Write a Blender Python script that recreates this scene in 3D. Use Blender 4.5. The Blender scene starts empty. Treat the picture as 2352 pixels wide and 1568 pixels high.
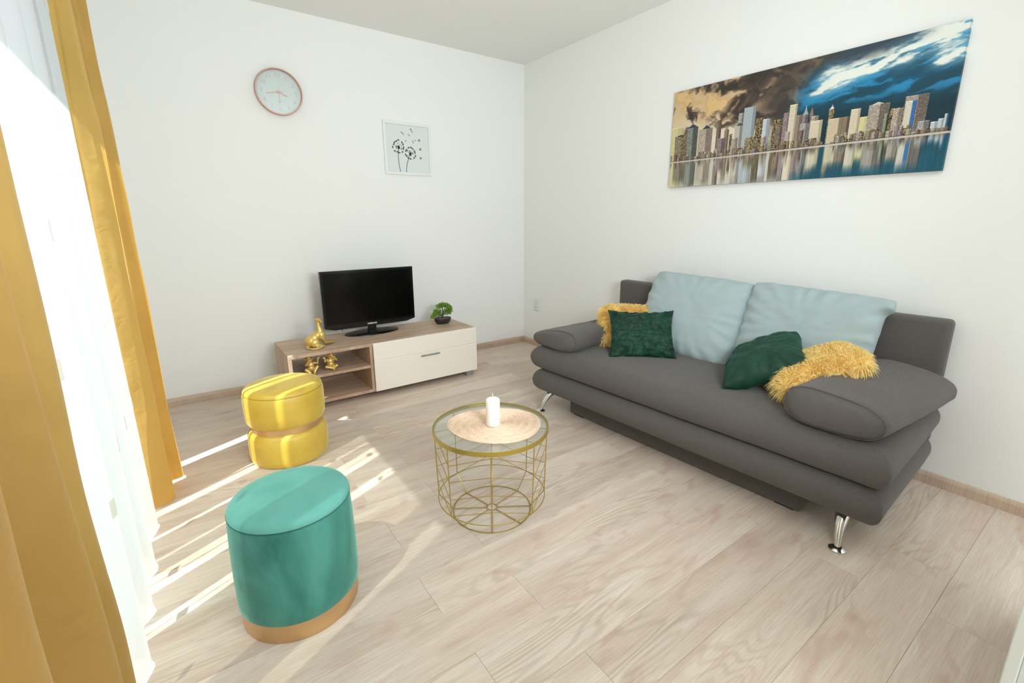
import bpy, bmesh, math, random
import numpy as np
from mathutils import Vector, Matrix, noise as mnoise

random.seed(7)
rng = np.random.default_rng(7)
PI = math.pi
sc = bpy.context.scene
COL = sc.collection

# ------------------------------------------------------------------ camera, world, sun, exposure
cam_d = bpy.data.cameras.new('camera'); cam = bpy.data.objects.new('camera', cam_d); COL.objects.link(cam)
sc.camera = cam
cam_d.sensor_width = 36.0; cam_d.sensor_fit = 'HORIZONTAL'
cam_d.lens = 36.0 * 1065.3 / 2352
cam_d.shift_x = -20.88 / 2352; cam_d.shift_y = -27.54 / 2352
cam_d.clip_start = 0.01
yaw, pitch = 0.6275, -0.2348
fw = Vector((math.sin(yaw) * math.cos(pitch), math.cos(yaw) * math.cos(pitch), math.sin(pitch)))
rt = Vector((math.cos(yaw), -math.sin(yaw), 0)); up = rt.cross(fw)
M = Matrix((rt, up, -fw)).transposed().to_4x4()
M.translation = Vector((-2.7885, -3.7956, 1.25))
cam.matrix_world = M

world = bpy.data.worlds.new('world'); sc.world = world; world.use_nodes = True
bg = world.node_tree.nodes['Background']
bg.inputs[0].default_value = (0.83, 0.93, 1.0, 1); bg.inputs[1].default_value = 1.35

SUN_AZ, SUN_EL = math.radians(27), math.radians(56)
sd_ = bpy.data.lights.new('sun', 'SUN'); sun = bpy.data.objects.new('sun', sd_); COL.objects.link(sun)
sd_.energy = 12.0; sd_.angle = math.radians(0.6); sd_.color = (1.0, 0.97, 0.93)
sun_dir = Vector((math.cos(SUN_AZ) * math.cos(SUN_EL), math.sin(SUN_AZ) * math.cos(SUN_EL), -math.sin(SUN_EL)))
sun.rotation_euler = sun_dir.to_track_quat('-Z', 'Y').to_euler(); sun.location = (-6, -4, 5)

def area(name, loc, target, sx, sy, power, color):
    l = bpy.data.lights.new(name, 'AREA'); o = bpy.data.objects.new(name, l); COL.objects.link(o)
    l.shape = 'RECTANGLE'; l.size = sx; l.size_y = sy; l.energy = power; l.color = color
    o.location = loc; o.rotation_euler = (Vector(target) - Vector(loc)).to_track_quat('-Z', 'Y').to_euler()
    return o
area('kitchen_ceiling_light', (-1.7, -5.4, 2.55), (-1.7, -5.4, 0), 1.6, 1.6, 38, (0.86, 0.94, 1.0))
area('bounce_fill', (-1.95, -4.1, 1.45), (-1.22, -2.6, 2.62), 0.8, 0.6, 69, (0.88, 0.945, 1.0))  # added fill bounced off the ceiling, not a fixture of the room

sc.view_settings.view_transform = 'Standard'; sc.view_settings.look = 'None'
sc.view_settings.exposure = 0.06; sc.view_settings.gamma = 1.0
sc.view_settings.use_curve_mapping = False
sc.cycles.use_denoising = True
sc.cycles.max_bounces = 12; sc.cycles.diffuse_bounces = 6; sc.cycles.transparent_max_bounces = 16
sc.cycles.caustics_reflective = False; sc.cycles.caustics_refractive = False
sc.cycles.sample_clamp_indirect = 6.0

# ------------------------------------------------------------------ helpers
def lin(h):
    h = h.lstrip('#'); c = [int(h[i:i + 2], 16) / 255 for i in (0, 2, 4)]
    return tuple((v / 12.92 if v <= 0.04045 else ((v + 0.055) / 1.055) ** 2.4) for v in c)

class G:
    """collects vertices and faces of one mesh"""
    def __init__(s): s.v = []; s.f = []
    def add(s, vs, fs):
        n = len(s.v); s.v += [tuple(v) for v in vs]; s.f += [tuple(i + n for i in f) for f in fs]; return s
    def box(s, x0, x1, y0, y1, z0, z1, bev=0.0):
        if bev <= 0:
            v = [(x, y, z) for z in (z0, z1) for y in (y0, y1) for x in (x0, x1)]
            return s.add(v, [(0, 2, 3, 1), (4, 5, 7, 6), (0, 1, 5, 4), (2, 6, 7, 3), (0, 4, 6, 2), (1, 3, 7, 5)])
        bm = bmesh.new(); bmesh.ops.create_cube(bm, size=1)
        for v in bm.verts:
            v.co = ((x0 + x1) / 2 + v.co.x * (x1 - x0), (y0 + y1) / 2 + v.co.y * (y1 - y0), (z0 + z1) / 2 + v.co.z * (z1 - z0))
        bmesh.ops.bevel(bm, geom=bm.edges[:], offset=bev, segments=3 if bev > 0.004 else 1, affect='EDGES', profile=0.5)
        s.add([v.co[:] for v in bm.verts], [[v.index for v in f.verts] for f in bm.faces]); bm.free(); return s
    def ring_skin(s, rings, cap0=True, cap1=True, close=False):
        n = len(rings[0]); base = len(s.v)
        for r in rings: s.v += [tuple(p) for p in r]
        m = len(rings)
        for i in range(m if close else m - 1):
            a = base + i * n; b = base + ((i + 1) % m) * n
            for j in range(n):
                k = (j + 1) % n; s.f.append((a + j, a + k, b + k, b + j))
        if cap0 and not close: s.f.append(tuple(base + j for j in reversed(range(n))))
        if cap1 and not close: s.f.append(tuple(base + (m - 1) * n + j for j in range(n)))
        return s
    def lathe(s, prof, n=48, cx=0, cy=0, cap0=True, cap1=True, sx=1, sy=1):
        rings = [[(cx + r * sx * math.cos(2 * PI * j / n), cy + r * sy * math.sin(2 * PI * j / n), z) for j in range(n)] for r, z in prof]
        return s.ring_skin(rings, cap0, cap1)
    def tube(s, path, r, n=8, close=False):
        P = [Vector(p) for p in path]; m = len(P); rings = []
        rr = r if isinstance(r, (list, tuple)) else [r] * m
        ref = None
        for i in range(m):
            if close: t = P[(i + 1) % m] - P[i - 1]
            else: t = P[min(i + 1, m - 1)] - P[max(i - 1, 0)]
            t.normalize()
            if ref is None:
                ref = Vector((0, 0, 1)) if abs(t.z) < 0.9 else Vector((1, 0, 0))
            a = (ref - t * ref.dot(t))
            if a.length < 1e-5: a = t.orthogonal()
            a.normalize(); ref = a; b = t.cross(a)
            rings.append([tuple(P[i] + (a * math.cos(2 * PI * j / n) + b * math.sin(2 * PI * j / n)) * rr[i]) for j in range(n)])
        return s.ring_skin(rings, not close, not close, close)
    def ball(s, c, r, n=10, rot=None):
        if not isinstance(r, (tuple, list)): r = (r, r, r)
        rings = []
        for i in range(1, n):
            th = PI * i / n
            rings.append([(math.sin(th) * math.cos(2 * PI * j / (2 * n)), math.sin(th) * math.sin(2 * PI * j / (2 * n)), -math.cos(th)) for j in range(2 * n)])
        def tr(p):
            q = Vector((p[0] * r[0], p[1] * r[1], p[2] * r[2]))
            if rot: q = rot @ q
            return (q.x + c[0], q.y + c[1], q.z + c[2])
        return s.ring_skin([[tr(p) for p in R_] for R_ in rings])
    def cone(s, a, b, ra, rb, n=10):
        """tapered capsule from a to b"""
        a, b = Vector(a), Vector(b); d = (b - a); L = d.length; d.normalize(); pts = []; rad = []
        for k in range(5):
            t = k / 4 * PI / 2; pts.append(a - d * ra * math.cos(t)); rad.append(max(ra * math.sin(t), ra * 0.05))
        for k in range(4, -1, -1):
            t = k / 4 * PI / 2; pts.append(b + d * rb * math.cos(t)); rad.append(max(rb * math.sin(t), rb * 0.05))
        if L < 1e-6: return s.ball(a, ra)
        return s.tube([tuple(p) for p in pts], rad, n)
    def mesh(s, name):
        me = bpy.data.meshes.new(name); me.from_pydata(s.v, [], s.f); me.validate(); me.update(); return me
    def obj(s, name, mat, parent=None, smooth=True, loc=None, angle=35):
        me = s.mesh(name); o = bpy.data.objects.new(name, me); COL.objects.link(o)
        if mat: me.materials.append(mat)
        if smooth:
            me.shade_smooth()
            try: me.set_sharp_from_angle(angle=math.radians(angle))
            except Exception: pass
        if parent: o.parent = parent
        if loc: o.location = loc
        return o

def empty(name, label, cat, loc=(0, 0, 0), rz=0.0, group=None):
    o = bpy.data.objects.new(name, None); COL.objects.link(o); o.location = loc; o.rotation_euler = (0, 0, rz)
    o.empty_display_size = 0.05
    o['label'] = label; o['category'] = cat
    if group: o['group'] = group
    return o
def tag(o, label, cat, group=None):
    o['label'] = label; o['category'] = cat
    if group: o['group'] = group
    return o
def struct(o):
    o['kind'] = 'structure'; return o

def subsurf(o, lv=1):
    m = o.modifiers.new('subdivision', 'SUBSURF'); m.levels = lv; m.render_levels = lv

def remesh(g, name, mat, parent, voxel, smooth=4, loc=None):
    """fuse overlapping solids into one continuous surface"""
    me = g.mesh(name); o = bpy.data.objects.new(name, me); COL.objects.link(o)
    m = o.modifiers.new('fuse', 'REMESH'); m.mode = 'VOXEL'; m.voxel_size = voxel
    sm = o.modifiers.new('smooth', 'SMOOTH'); sm.factor = 0.5; sm.iterations = smooth
    dg = bpy.context.evaluated_depsgraph_get(); dg.update()
    me2 = bpy.data.meshes.new_from_object(o.evaluated_get(dg)); o.modifiers.clear(); o.data = me2; me2.name = name
    bpy.data.meshes.remove(me)
    me2.materials.clear(); me2.materials.append(mat); me2.shade_smooth()
    if parent: o.parent = parent
    if loc: o.location = loc
    return o

# ------------------------------------------------------------------ materials
def new_mat(name):
    m = bpy.data.materials.new(name); m.use_nodes = True
    nt = m.node_tree; return m, nt, nt.nodes['Principled BSDF']
def N(nt, typ, **kw):
    n = nt.nodes.new(typ)
    for k, v in kw.items():
        if k.startswith('i_'): n.inputs[k[2:].replace('_', ' ')].default_value = v
        else: setattr(n, k, v)
    return n
def simple(name, color, rough=0.5, metal=0.0, spec=0.5, var=0.0, vscale=8, bump=0.0, bscale=200, sheen=0.0, coat=0.0, stretch=None, transmission=0):
    m, nt, b = new_mat(name); c = lin(color)
    b.inputs['Base Color'].default_value = (*c, 1); b.inputs['Roughness'].default_value = rough
    b.inputs['Metallic'].default_value = metal; b.inputs['Specular IOR Level'].default_value = spec
    b.inputs['Sheen Weight'].default_value = sheen; b.inputs['Sheen Roughness'].default_value = 0.35
    b.inputs['Sheen Tint'].default_value = (*[min(1, v * 1.5 + 0.15) for v in c], 1)
    b.inputs['Coat Weight'].default_value = coat
    if var > 0 or bump > 0:
        tc = N(nt, 'ShaderNodeTexCoord'); src = tc.outputs['Object']
        if stretch:
            mp = N(nt, 'ShaderNodeMapping'); mp.inputs['Scale'].default_value = stretch; nt.links.new(src, mp.inputs[0]); src = mp.outputs[0]
    if var > 0:
        n = N(nt, 'ShaderNodeTexNoise', i_Scale=vscale, i_Detail=6.0, i_Roughness=0.6); nt.links.new(src, n.inputs['Vector'])
        r = N(nt, 'ShaderNodeValToRGB'); r.color_ramp.elements[0].position = 0.3; r.color_ramp.elements[1].position = 0.7
        r.color_ramp.elements[0].color = (*[v * (1 - var) for v in c], 1); r.color_ramp.elements[1].color = (*[min(1, v * (1 + var)) for v in c], 1)
        nt.links.new(n.outputs[0], r.inputs[0]); nt.links.new(r.outputs[0], b.inputs['Base Color'])
    if bump > 0:
        n = N(nt, 'ShaderNodeTexNoise', i_Scale=bscale, i_Detail=3.0); nt.links.new(src, n.inputs['Vector'])
        bp = N(nt, 'ShaderNodeBump', i_Strength=bump, i_Distance=0.002); nt.links.new(n.outputs[0], bp.inputs['Height']); nt.links.new(bp.outputs[0], b.inputs['Normal'])
    return m

M_wall = simple('wall_paint', '#EDEEEB', 0.9, spec=0.2, bump=0.15, bscale=60)
M_ceil = simple('ceiling_paint', '#EBEBE7', 0.95, spec=0.1)
M_white = simple('white_lacquer', '#F3F1EC', 0.35)

def wood_mat(name, c_lo, c_hi, c_acc, sx=0.5, sy=14, grain=1.0, per_object=True, rough=0.5, rings=True, contrast=1.0):
    m, nt, b = new_mat(name)
    tc = N(nt, 'ShaderNodeTexCoord'); src = tc.outputs['Object']
    oi = N(nt, 'ShaderNodeObjectInfo')
    if per_object:
        mul = N(nt, 'ShaderNodeMath', operation='MULTIPLY'); mul.inputs[1].default_value = 37.0; nt.links.new(oi.outputs['Random'], mul.inputs[0])
        cb = N(nt, 'ShaderNodeCombineXYZ'); nt.links.new(mul.outputs[0], cb.inputs[0]); nt.links.new(mul.outputs[0], cb.inputs[2]); nt.links.new(mul.outputs[0], cb.inputs[1])
        ad = N(nt, 'ShaderNodeVectorMath', operation='ADD'); nt.links.new(src, ad.inputs[0]); nt.links.new(cb.outputs[0], ad.inputs[1]); src = ad.outputs[0]
    def mapped(s):
        mp = N(nt, 'ShaderNodeMapping'); mp.inputs['Scale'].default_value = s; nt.links.new(src, mp.inputs[0]); return mp.outputs[0]
    # broad tone bands along the board
    n1 = N(nt, 'ShaderNodeTexNoise', i_Scale=1.0, i_Detail=5.0, i_Roughness=0.55, i_Distortion=0.6); nt.links.new(mapped((sx * 2.2, sy * 0.75, 1)), n1.inputs['Vector'])
    r1 = N(nt, 'ShaderNodeValToRGB'); r1.color_ramp.elements[0].position = 0.32; r1.color_ramp.elements[1].position = 0.66
    r1.color_ramp.elements[0].color = (*lin(c_lo), 1); r1.color_ramp.elements[1].color = (*lin(c_hi), 1); nt.links.new(n1.outputs[0], r1.inputs[0])
    # fine pores
    n2 = N(nt, 'ShaderNodeTexNoise', i_Scale=1.0, i_Detail=4.0, i_Roughness=0.7); nt.links.new(mapped((sx * 14, sy * 22, 1)), n2.inputs['Vector'])
    r2 = N(nt, 'ShaderNodeValToRGB'); r2.color_ramp.elements[0].position = 0.36; r2.color_ramp.elements[1].position = 0.6
    g = 1 - 0.22 * grain; r2.color_ramp.elements[0].color = (g, g * 0.98, g * 0.96, 1); r2.color_ramp.elements[1].color = (1, 1, 1, 1); nt.links.new(n2.outputs[0], r2.inputs[0])
    mx = N(nt, 'ShaderNodeMix', data_type='RGBA', blend_type='MULTIPLY'); mx.inputs[0].default_value = 1; nt.links.new(r1.outputs[0], mx.inputs[6]); nt.links.new(r2.outputs[0], mx.inputs[7])
    last = mx.outputs[2]
    if rings:
        # cathedral figure: contour lines of a stretched noise field
        n3 = N(nt, 'ShaderNodeTexNoise', i_Scale=1.0, i_Detail=2.0, i_Roughness=0.45, i_Distortion=0.25); nt.links.new(mapped((sx * 1.5, sy * 0.42, 1)), n3.inputs['Vector'])
        ml = N(nt, 'ShaderNodeMath', operation='MULTIPLY'); ml.inputs[1].default_value = 150.0; nt.links.new(n3.outputs[0], ml.inputs[0])
        sn = N(nt, 'ShaderNodeMath', operation='SINE'); nt.links.new(ml.outputs[0], sn.inputs[0])
        r3 = N(nt, 'ShaderNodeValToRGB'); r3.color_ramp.elements[0].position = 0.0; r3.color_ramp.elements[1].position = 0.55
        q = 1 - 0.13 * contrast; r3.color_ramp.elements[0].color = (q, q * 0.985, q * 0.96, 1); r3.color_ramp.elements[1].color = (1, 1, 1, 1)
        mr = N(nt, 'ShaderNodeMapRange'); mr.inputs['From Min'].default_value = -1; nt.links.new(sn.outputs[0], mr.inputs[0]); nt.links.new(mr.outputs[0], r3.inputs[0])
        # only where the figure mask is high
        n4 = N(nt, 'ShaderNodeTexNoise', i_Scale=1.0, i_Detail=1.0); nt.links.new(mapped((sx * 2.6, sy * 0.3, 1)), n4.inputs['Vector'])
        r4 = N(nt, 'ShaderNodeValToRGB'); r4.color_ramp.elements[0].position = 0.5; r4.color_ramp.elements[1].position = 0.62; nt.links.new(n4.outputs[0], r4.inputs[0])
        mx2 = N(nt, 'ShaderNodeMix', data_type='RGBA', blend_type='MULTIPLY'); nt.links.new(r4.outputs[0], mx2.inputs[0]); nt.links.new(last, mx2.inputs[6]); nt.links.new(r3.outputs[0], mx2.inputs[7]); last = mx2.outputs[2]
    # knots and rosy blotches
    n5 = N(nt, 'ShaderNodeTexNoise', i_Scale=1.0, i_Detail=5.0, i_Distortion=1.2); nt.links.new(mapped((sx * 7, sy * 0.75, 1)), n5.inputs['Vector'])
    r5 = N(nt, 'ShaderNodeValToRGB'); r5.color_ramp.elements[0].position = 0.57; r5.color_ramp.elements[1].position = 0.76; nt.links.new(n5.outputs[0], r5.inputs[0])
    mx3 = N(nt, 'ShaderNodeMix', data_type='RGBA', blend_type='MIX'); mf = N(nt, 'ShaderNodeMath', operation='MULTIPLY'); mf.inputs[1].default_value = 0.75
    nt.links.new(r5.outputs[0], mf.inputs[0]); nt.links.new(mf.outputs[0], mx3.inputs[0]); nt.links.new(last, mx3.inputs[6]); mx3.inputs[7].default_value = (*lin(c_acc), 1)
    last = mx3.outputs[2]
    if per_object:
        hv = N(nt, 'ShaderNodeHueSaturation'); mr2 = N(nt, 'ShaderNodeMapRange'); mr2.inputs['To Min'].default_value = 0.93; mr2.inputs['To Max'].default_value = 1.05
        nt.links.new(oi.outputs['Random'], mr2.inputs[0]); nt.links.new(mr2.outputs[0], hv.inputs['Value']); nt.links.new(last, hv.inputs['Color']); last = hv.outputs[0]
    nt.links.new(last, b.inputs['Base Color']); b.inputs['Roughness'].default_value = rough; b.inputs['Specular IOR Level'].default_value = 0.35
    bp = N(nt, 'ShaderNodeBump', i_Strength=0.12, i_Distance=0.001); nt.links.new(n2.outputs[0], bp.inputs['Height']); nt.links.new(bp.outputs[0], b.inputs['Normal'])
    return m

M_floor = wood_mat('oak_laminate', '#D2BDAC', '#E3D7C8', '#BF9E90', rough=0.42, grain=0.7, contrast=1.25)
M_base = wood_mat('oak_skirting', '#C4AC97', '#D2BDA9', '#B79B88', rings=False, rough=0.5)
M_cab = wood_mat('light_sonoma_oak', '#B99A80', '#D3BBA4', '#AD8D74', sx=0.9, sy=18, rings=False, per_object=False, rough=0.5, grain=1.2)
M_groove = simple('plank_joint', '#D0C1B2', 0.8)

# ------------------------------------------------------------------ structure
H = 2.621
WL = -3.16          # plane of the window wall
BACK = -6.6
Gs = G().box(WL - 0.3, 0.15, BACK - 0.15, 0.15, -0.12, -0.012)
floor = struct(Gs.obj('floor', M_groove, smooth=False))
PW, PL_ = 0.187, 1.275
def plank_mesh(L):
    g = G(); w = PW - 0.0006; l = L - 0.0006; c = 0.0004
    x0, y0 = 0.0003, 0.0003
    v = [(x0, y0, -0.012), (x0 + l, y0, -0.012), (x0 + l, y0 + w, -0.012), (x0, y0 + w, -0.012),
         (x0, y0, -c), (x0 + l, y0, -c), (x0 + l, y0 + w, -c), (x0, y0 + w, -c),
         (x0 + c, y0 + c, 0), (x0 + l - c, y0 + c, 0), (x0 + l - c, y0 + w - c, 0), (x0 + c, y0 + w - c, 0)]
    f = [(8, 9, 10, 11)]
    for a in (0, 4):
        for i in range(4):
            j = (i + 1) % 4; f.append((a + i, a + j, a + 4 + j, a + 4 + i))
    g.add(v, f); me = g.mesh('plank'); me.materials.append(M_floor); return me
pcache = {}
yrow0 = -2.44
k0 = int(math.floor((BACK - yrow0) / PW)); k1 = int(math.ceil((0 - yrow0) / PW))
for k in range(k0, k1):
    y = yrow0 + k * PW          # row spans y .. y+PW
    J = -1.98 if k % 2 == 0 else -0.985
    if k % 2 and k % 4 == 1: J += 0.015
    xs = [WL]; x = J - PL_ * 2
    while x < 0:
        if x > WL + 0.05 and x < -0.05: xs.append(x)
        x += PL_
    xs.append(0.0)
    yy = y
    for a, b in zip(xs[:-1], xs[1:]):
        L = round(b - a, 3)
        if L not in pcache: pcache[L] = plank_mesh(L)
        p = bpy.data.objects.new('plank', pcache[L]); COL.objects.link(p); p.parent = floor; p.location = (a, yy, 0)

def wall_box(name, *a, mat=M_wall):
    return struct(G().box(*a).obj(name, mat, smooth=False))
wall_box('wall_back', WL - 0.3, 0.15, 0.0, 0.15, 0, H)
wall_box('wall_right', 0.0, 0.15, BACK, 0.0, 0, H)
wall_box('ceiling', WL - 0.3, 0.15, BACK - 0.15, 0.15, H, H + 0.12, mat=M_ceil)
# window wall with the balcony door opening
WY0, WY1, WZ = -3.0, -0.98, 2.22
g = G()
g.box(WL - 0.24, WL, WY1, 0.0, 0, H); g.box(WL - 0.24, WL, WY0, WY1, WZ, H)
g.box(WL - 0.24, WL, BACK, WY0, 0, H)
struct(g.obj('wall_left', M_wall, smooth=False))
# rear wall out of view, its wide opening added to let fill daylight in
g = G()
g.box(WL - 0.24, -2.7, BACK - 0.15, BACK, 0, H); g.box(-0.4, 0.15, BACK - 0.15, BACK, 0, H)
g.box(-2.7, -0.4, BACK - 0.15, BACK, 0, 0.85); g.box(-2.7, -0.4, BACK - 0.15, BACK, 2.3, H)
struct(g.obj('wall_rear', M_wall, smooth=False))
# short wall end at the right edge of the view
g = G().box(-1.47, -0.8, -3.90, -3.768, 0, H); struct(g.obj('wall_front', M_wall, smooth=False))
g = G(); g.box(-1.502, -1.47, -3.778, -3.757, 0, 2.1, 0.002); g.box(-1.492, -1.47, -3.89, -3.778, 0, 2.1, 0.002)
struct(g.obj('trim_1', simple('door_casing', '#DDE4E2', 0.4), smooth=False))
# skirtings
def skirting(name, axis, a, b):
    g = G(); t, h = 0.016, 0.058
    prof = [(0, 0), (t, 0), (t, h * 0.72), (t * 0.75, h * 0.9), (t * 0.45, h), (0, h)]
    if axis == 'x': rings = [[(x, -p, z) for p, z in prof] for x in (a, b)]
    else: rings = [[(-p, y, z) for p, z in prof] for y in (a, b)]
    g.ring_skin(rings); 
    return struct(g.obj(name, M_base, smooth=False))
skirting('baseboard_back', 'x', WL, 0); skirting('baseboard_right', 'y', BACK, 0)

# balcony door: white frame with two sashes and glass
M_pvc = simple('white_pvc', '#F2F4F5', 0.35)
def thin_glass(name, tint, refl=0.045):
    m, nt, b = new_mat(name); nt.nodes.remove(b)
    out = nt.nodes['Material Output']; t = N(nt, 'ShaderNodeBsdfTransparent'); t.inputs[0].default_value = (*tint, 1)
    gl = N(nt, 'ShaderNodeBsdfGlossy'); gl.inputs['Roughness'].default_value = 0.02
    lw = N(nt, 'ShaderNodeLayerWeight'); lw.inputs[0].default_value = 0.5
    pw = N(nt, 'ShaderNodeMath', operation='POWER'); pw.inputs[1].default_value = 4.0; nt.links.new(lw.outputs['Facing'], pw.inputs[0])
    fr = N(nt, 'ShaderNodeMath', operation='MULTIPLY_ADD'); fr.inputs[1].default_value = 0.7; fr.inputs[2].default_value = refl; nt.links.new(pw.outputs[0], fr.inputs[0])
    mx = N(nt, 'ShaderNodeMixShader'); nt.links.new(fr.outputs[0], mx.inputs[0]); nt.links.new(t.outputs[0], mx.inputs[1]); nt.links.new(gl.outputs[0], mx.inputs[2]); nt.links.new(mx.outputs[0], out.inputs[0])
    return m
M_pane = thin_glass('window_glass', (0.93, 0.97, 0.95))
g = G(); xf0, xf1 = WL - 0.16, WL - 0.09
g.box(xf0, xf1, WY0, WY0 + 0.06, 0, WZ, .004); g.box(xf0, xf1, WY1 - 0.06, WY1, 0, WZ, .004)
g.box(xf0, xf1, WY0 + .06, WY1 - .06, WZ - 0.06, WZ, .004); g.box(xf0, xf1, WY0 + .06, WY1 - .06, 0, 0.05, .004)
win = struct(g.obj('window_1', M_pvc, smooth=False))
ym = -2.72
for a, b in ((WY0 + 0.06, ym), (ym, WY1 - 0.06)):
    g = G(); w = 0.055
    g.box(xf0 + .01, xf1 + .015, a, a + w, 0.05, WZ - .06, .004); g.box(xf0 + .01, xf1 + .015, b - w, b, 0.05, WZ - .06, .004)
    g.box(xf0 + .01, xf1 + .015, a + w, b - w, 0.05, 0.05 + w, .004); g.box(xf0 + .01, xf1 + .015, a + w, b - w, WZ - .06 - w, WZ - .06, .004)
    s = g.obj('window_sash', M_pvc, win, smooth=False)
    G().box(xf0 + .035, xf0 + .041, a + w, b - w, 0.05 + w, WZ - .06 - w).obj('pane', M_pane, s, smooth=False)
def small_window(name, axis, a, b, z0, z1, pos):
    g = G(); w = 0.06
    def bx(u0, u1, v0, v1):
        if axis == 'y': g.box(pos, pos + .06, u0, u1, v0, v1, .004)
        else: g.box(u0, u1, pos, pos + .06, v0, v1, .004)
    bx(a, b, z0, z0 + w); bx(a, b, z1 - w, z1); bx(a, a + w, z0 + w, z1 - w); bx(b - w, b, z0 + w, z1 - w); m_ = (a + b) / 2; bx(m_ - w / 2, m_ + w / 2, z0 + w, z1 - w)
    return struct(g.obj(name, M_pvc, smooth=False))
small_window('rear_opening_frame', 'x', -2.7, -0.4, 0.85, 2.3, BACK - 0.1)  # unseen frame set in the added rear opening

# socket on the sofa wall
M_sock = simple('socket_plastic', '#E4E5E0', 0.35)
M_dark = simple('socket_hole', '#6F6F6C', 0.6)
sk = empty('wall_socket', 'white double wall socket near the corner above the left sofa armrest', 'socket', (0, -0.218, 0.42))
g = G().box(-0.011, 0, -0.040, 0.040, -0.058, 0.058, 0.003); g.obj('cover_plate', M_sock, sk)
for zz in (0.026, -0.026):
    g = G(); n = 24
    rings = []
    for r, x in ((0.0215, -0.0112), (0.0215, -0.0135), (0.019, -0.0135), (0.018, -0.0115), (0.0005, -0.0115)):
        rings.append([(x, r * math.cos(2 * PI * j / n), zz + r * math.sin(2 * PI * j / n)) for j in range(n)])
    g.ring_skin(rings); o = g.obj('outlet', M_sock, sk)
    g = G()
    for yy in (-0.0095, 0.0095): g.box(-0.0122, -0.0114, yy - .003, yy + .003, zz - .003, zz + .003)
    g.obj('hole', M_dark, o, smooth=False)

# ------------------------------------------------------------------ textiles
def fabric(name, color, var=0.06, rough=0.95, bump=0.5, scale=450, sheen=0.15, blot=0.0):
    m, nt, b = new_mat(name); c = lin(color)
    tc = N(nt, 'ShaderNodeTexCoord')
    n = N(nt, 'ShaderNodeTexNoise', i_Scale=scale, i_Detail=2.0, i_Roughness=0.7); nt.links.new(tc.outputs['Object'], n.inputs['Vector'])
    mp = N(nt, 'ShaderNodeMapping'); mp.inputs['Scale'].default_value = (60, 60, 900); nt.links.new(tc.outputs['Object'], mp.inputs[0])
    n2 = N(nt, 'ShaderNodeTexNoise', i_Scale=1.0, i_Detail=2.0); nt.links.new(mp.outputs[0], n2.inputs['Vector'])
    ad = N(nt, 'ShaderNodeMath', operation='ADD'); nt.links.new(n.outputs[0], ad.inputs[0]); nt.links.new(n2.outputs[0], ad.inputs[1])
    r = N(nt, 'ShaderNodeMapRange'); r.inputs['From Min'].default_value = 0.65; r.inputs['From Max'].default_value = 1.35; r.inputs['To Min'].default_value = 1 - var * 3; r.inputs['To Max'].default_value = 1 + var * 3
    nt.links.new(ad.outputs[0], r.inputs[0])
    vm = N(nt, 'ShaderNodeVectorMath', operation='SCALE'); vm.inputs[0].default_value = c; nt.links.new(r.outputs[0], vm.inputs['Scale']); nt.links.new(vm.outputs[0], b.inputs['Base Color'])
    bp = N(nt, 'ShaderNodeBump', i_Strength=bump, i_Distance=0.0012); nt.links.new(ad.outputs[0], bp.inputs['Height']); nt.links.new(bp.outputs[0], b.inputs['Normal'])
    b.inputs['Roughness'].default_value = rough; b.inputs['Specular IOR Level'].default_value = 0.15; b.inputs['Sheen Weight'].default_value = sheen
    return m
def velvet(name, dark, light, scale=6.0, sheen=0.9, tint=None, pattern=0.0, rough=0.6, spec=0.3, mapping=(1, 1, 1)):
    m, nt, b = new_mat(name)
    tc = N(nt, 'ShaderNodeTexCoord'); mp = N(nt, 'ShaderNodeMapping'); mp.inputs['Scale'].default_value = mapping; nt.links.new(tc.outputs['Object'], mp.inputs[0])
    n = N(nt, 'ShaderNodeTexNoise', i_Scale=scale, i_Detail=5.0, i_Roughness=0.55, i_Distortion=0.8); nt.links.new(mp.outputs[0], n.inputs['Vector'])
    r = N(nt, 'ShaderNodeValToRGB'); r.color_ramp.elements[0].position = 0.34; r.color_ramp.elements[1].position = 0.62
    r.color_ramp.elements[0].color = (*lin(dark), 1); r.color_ramp.elements[1].color = (*lin(light), 1); nt.links.new(n.outputs[0], r.inputs[0]); last = r.outputs[0]
    if pattern:
        v = N(nt, 'ShaderNodeTexNoise', i_Scale=38.0, i_Detail=2.0, i_Distortion=2.2); nt.links.new(tc.outputs['Object'], v.inputs['Vector'])
        r2 = N(nt, 'ShaderNodeValToRGB'); r2.color_ramp.elements[0].position = 0.47; r2.color_ramp.elements[1].position = 0.5
        q = 1 - pattern; r2.color_ramp.elements[0].color = (q, q, q, 1); nt.links.new(v.outputs[0], r2.inputs[0])
        mx = N(nt, 'ShaderNodeMix', data_type='RGBA', blend_type='MULTIPLY'); mx.inputs[0].default_value = 1; nt.links.new(last, mx.inputs[6]); nt.links.new(r2.outputs[0], mx.inputs[7]); last = mx.outputs[2]
    nt.links.new(last, b.inputs['Base Color']); b.inputs['Roughness'].default_value = rough; b.inputs['Specular IOR Level'].default_value = spec
    b.inputs['Sheen Weight'].default_value = sheen; b.inputs['Sheen Roughness'].default_value = 0.3
    b.inputs['Sheen Tint'].default_value = (*lin(tint or light), 1)
    n3 = N(nt, 'ShaderNodeTexNoise', i_Scale=700.0); nt.links.new(tc.outputs['Object'], n3.inputs['Vector'])
    bp = N(nt, 'ShaderNodeBump', i_Strength=0.15, i_Distance=0.001); nt.links.new(n3.outputs[0], bp.inputs['Height']); nt.links.new(bp.outputs[0], b.inputs['Normal'])
    return m

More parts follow.
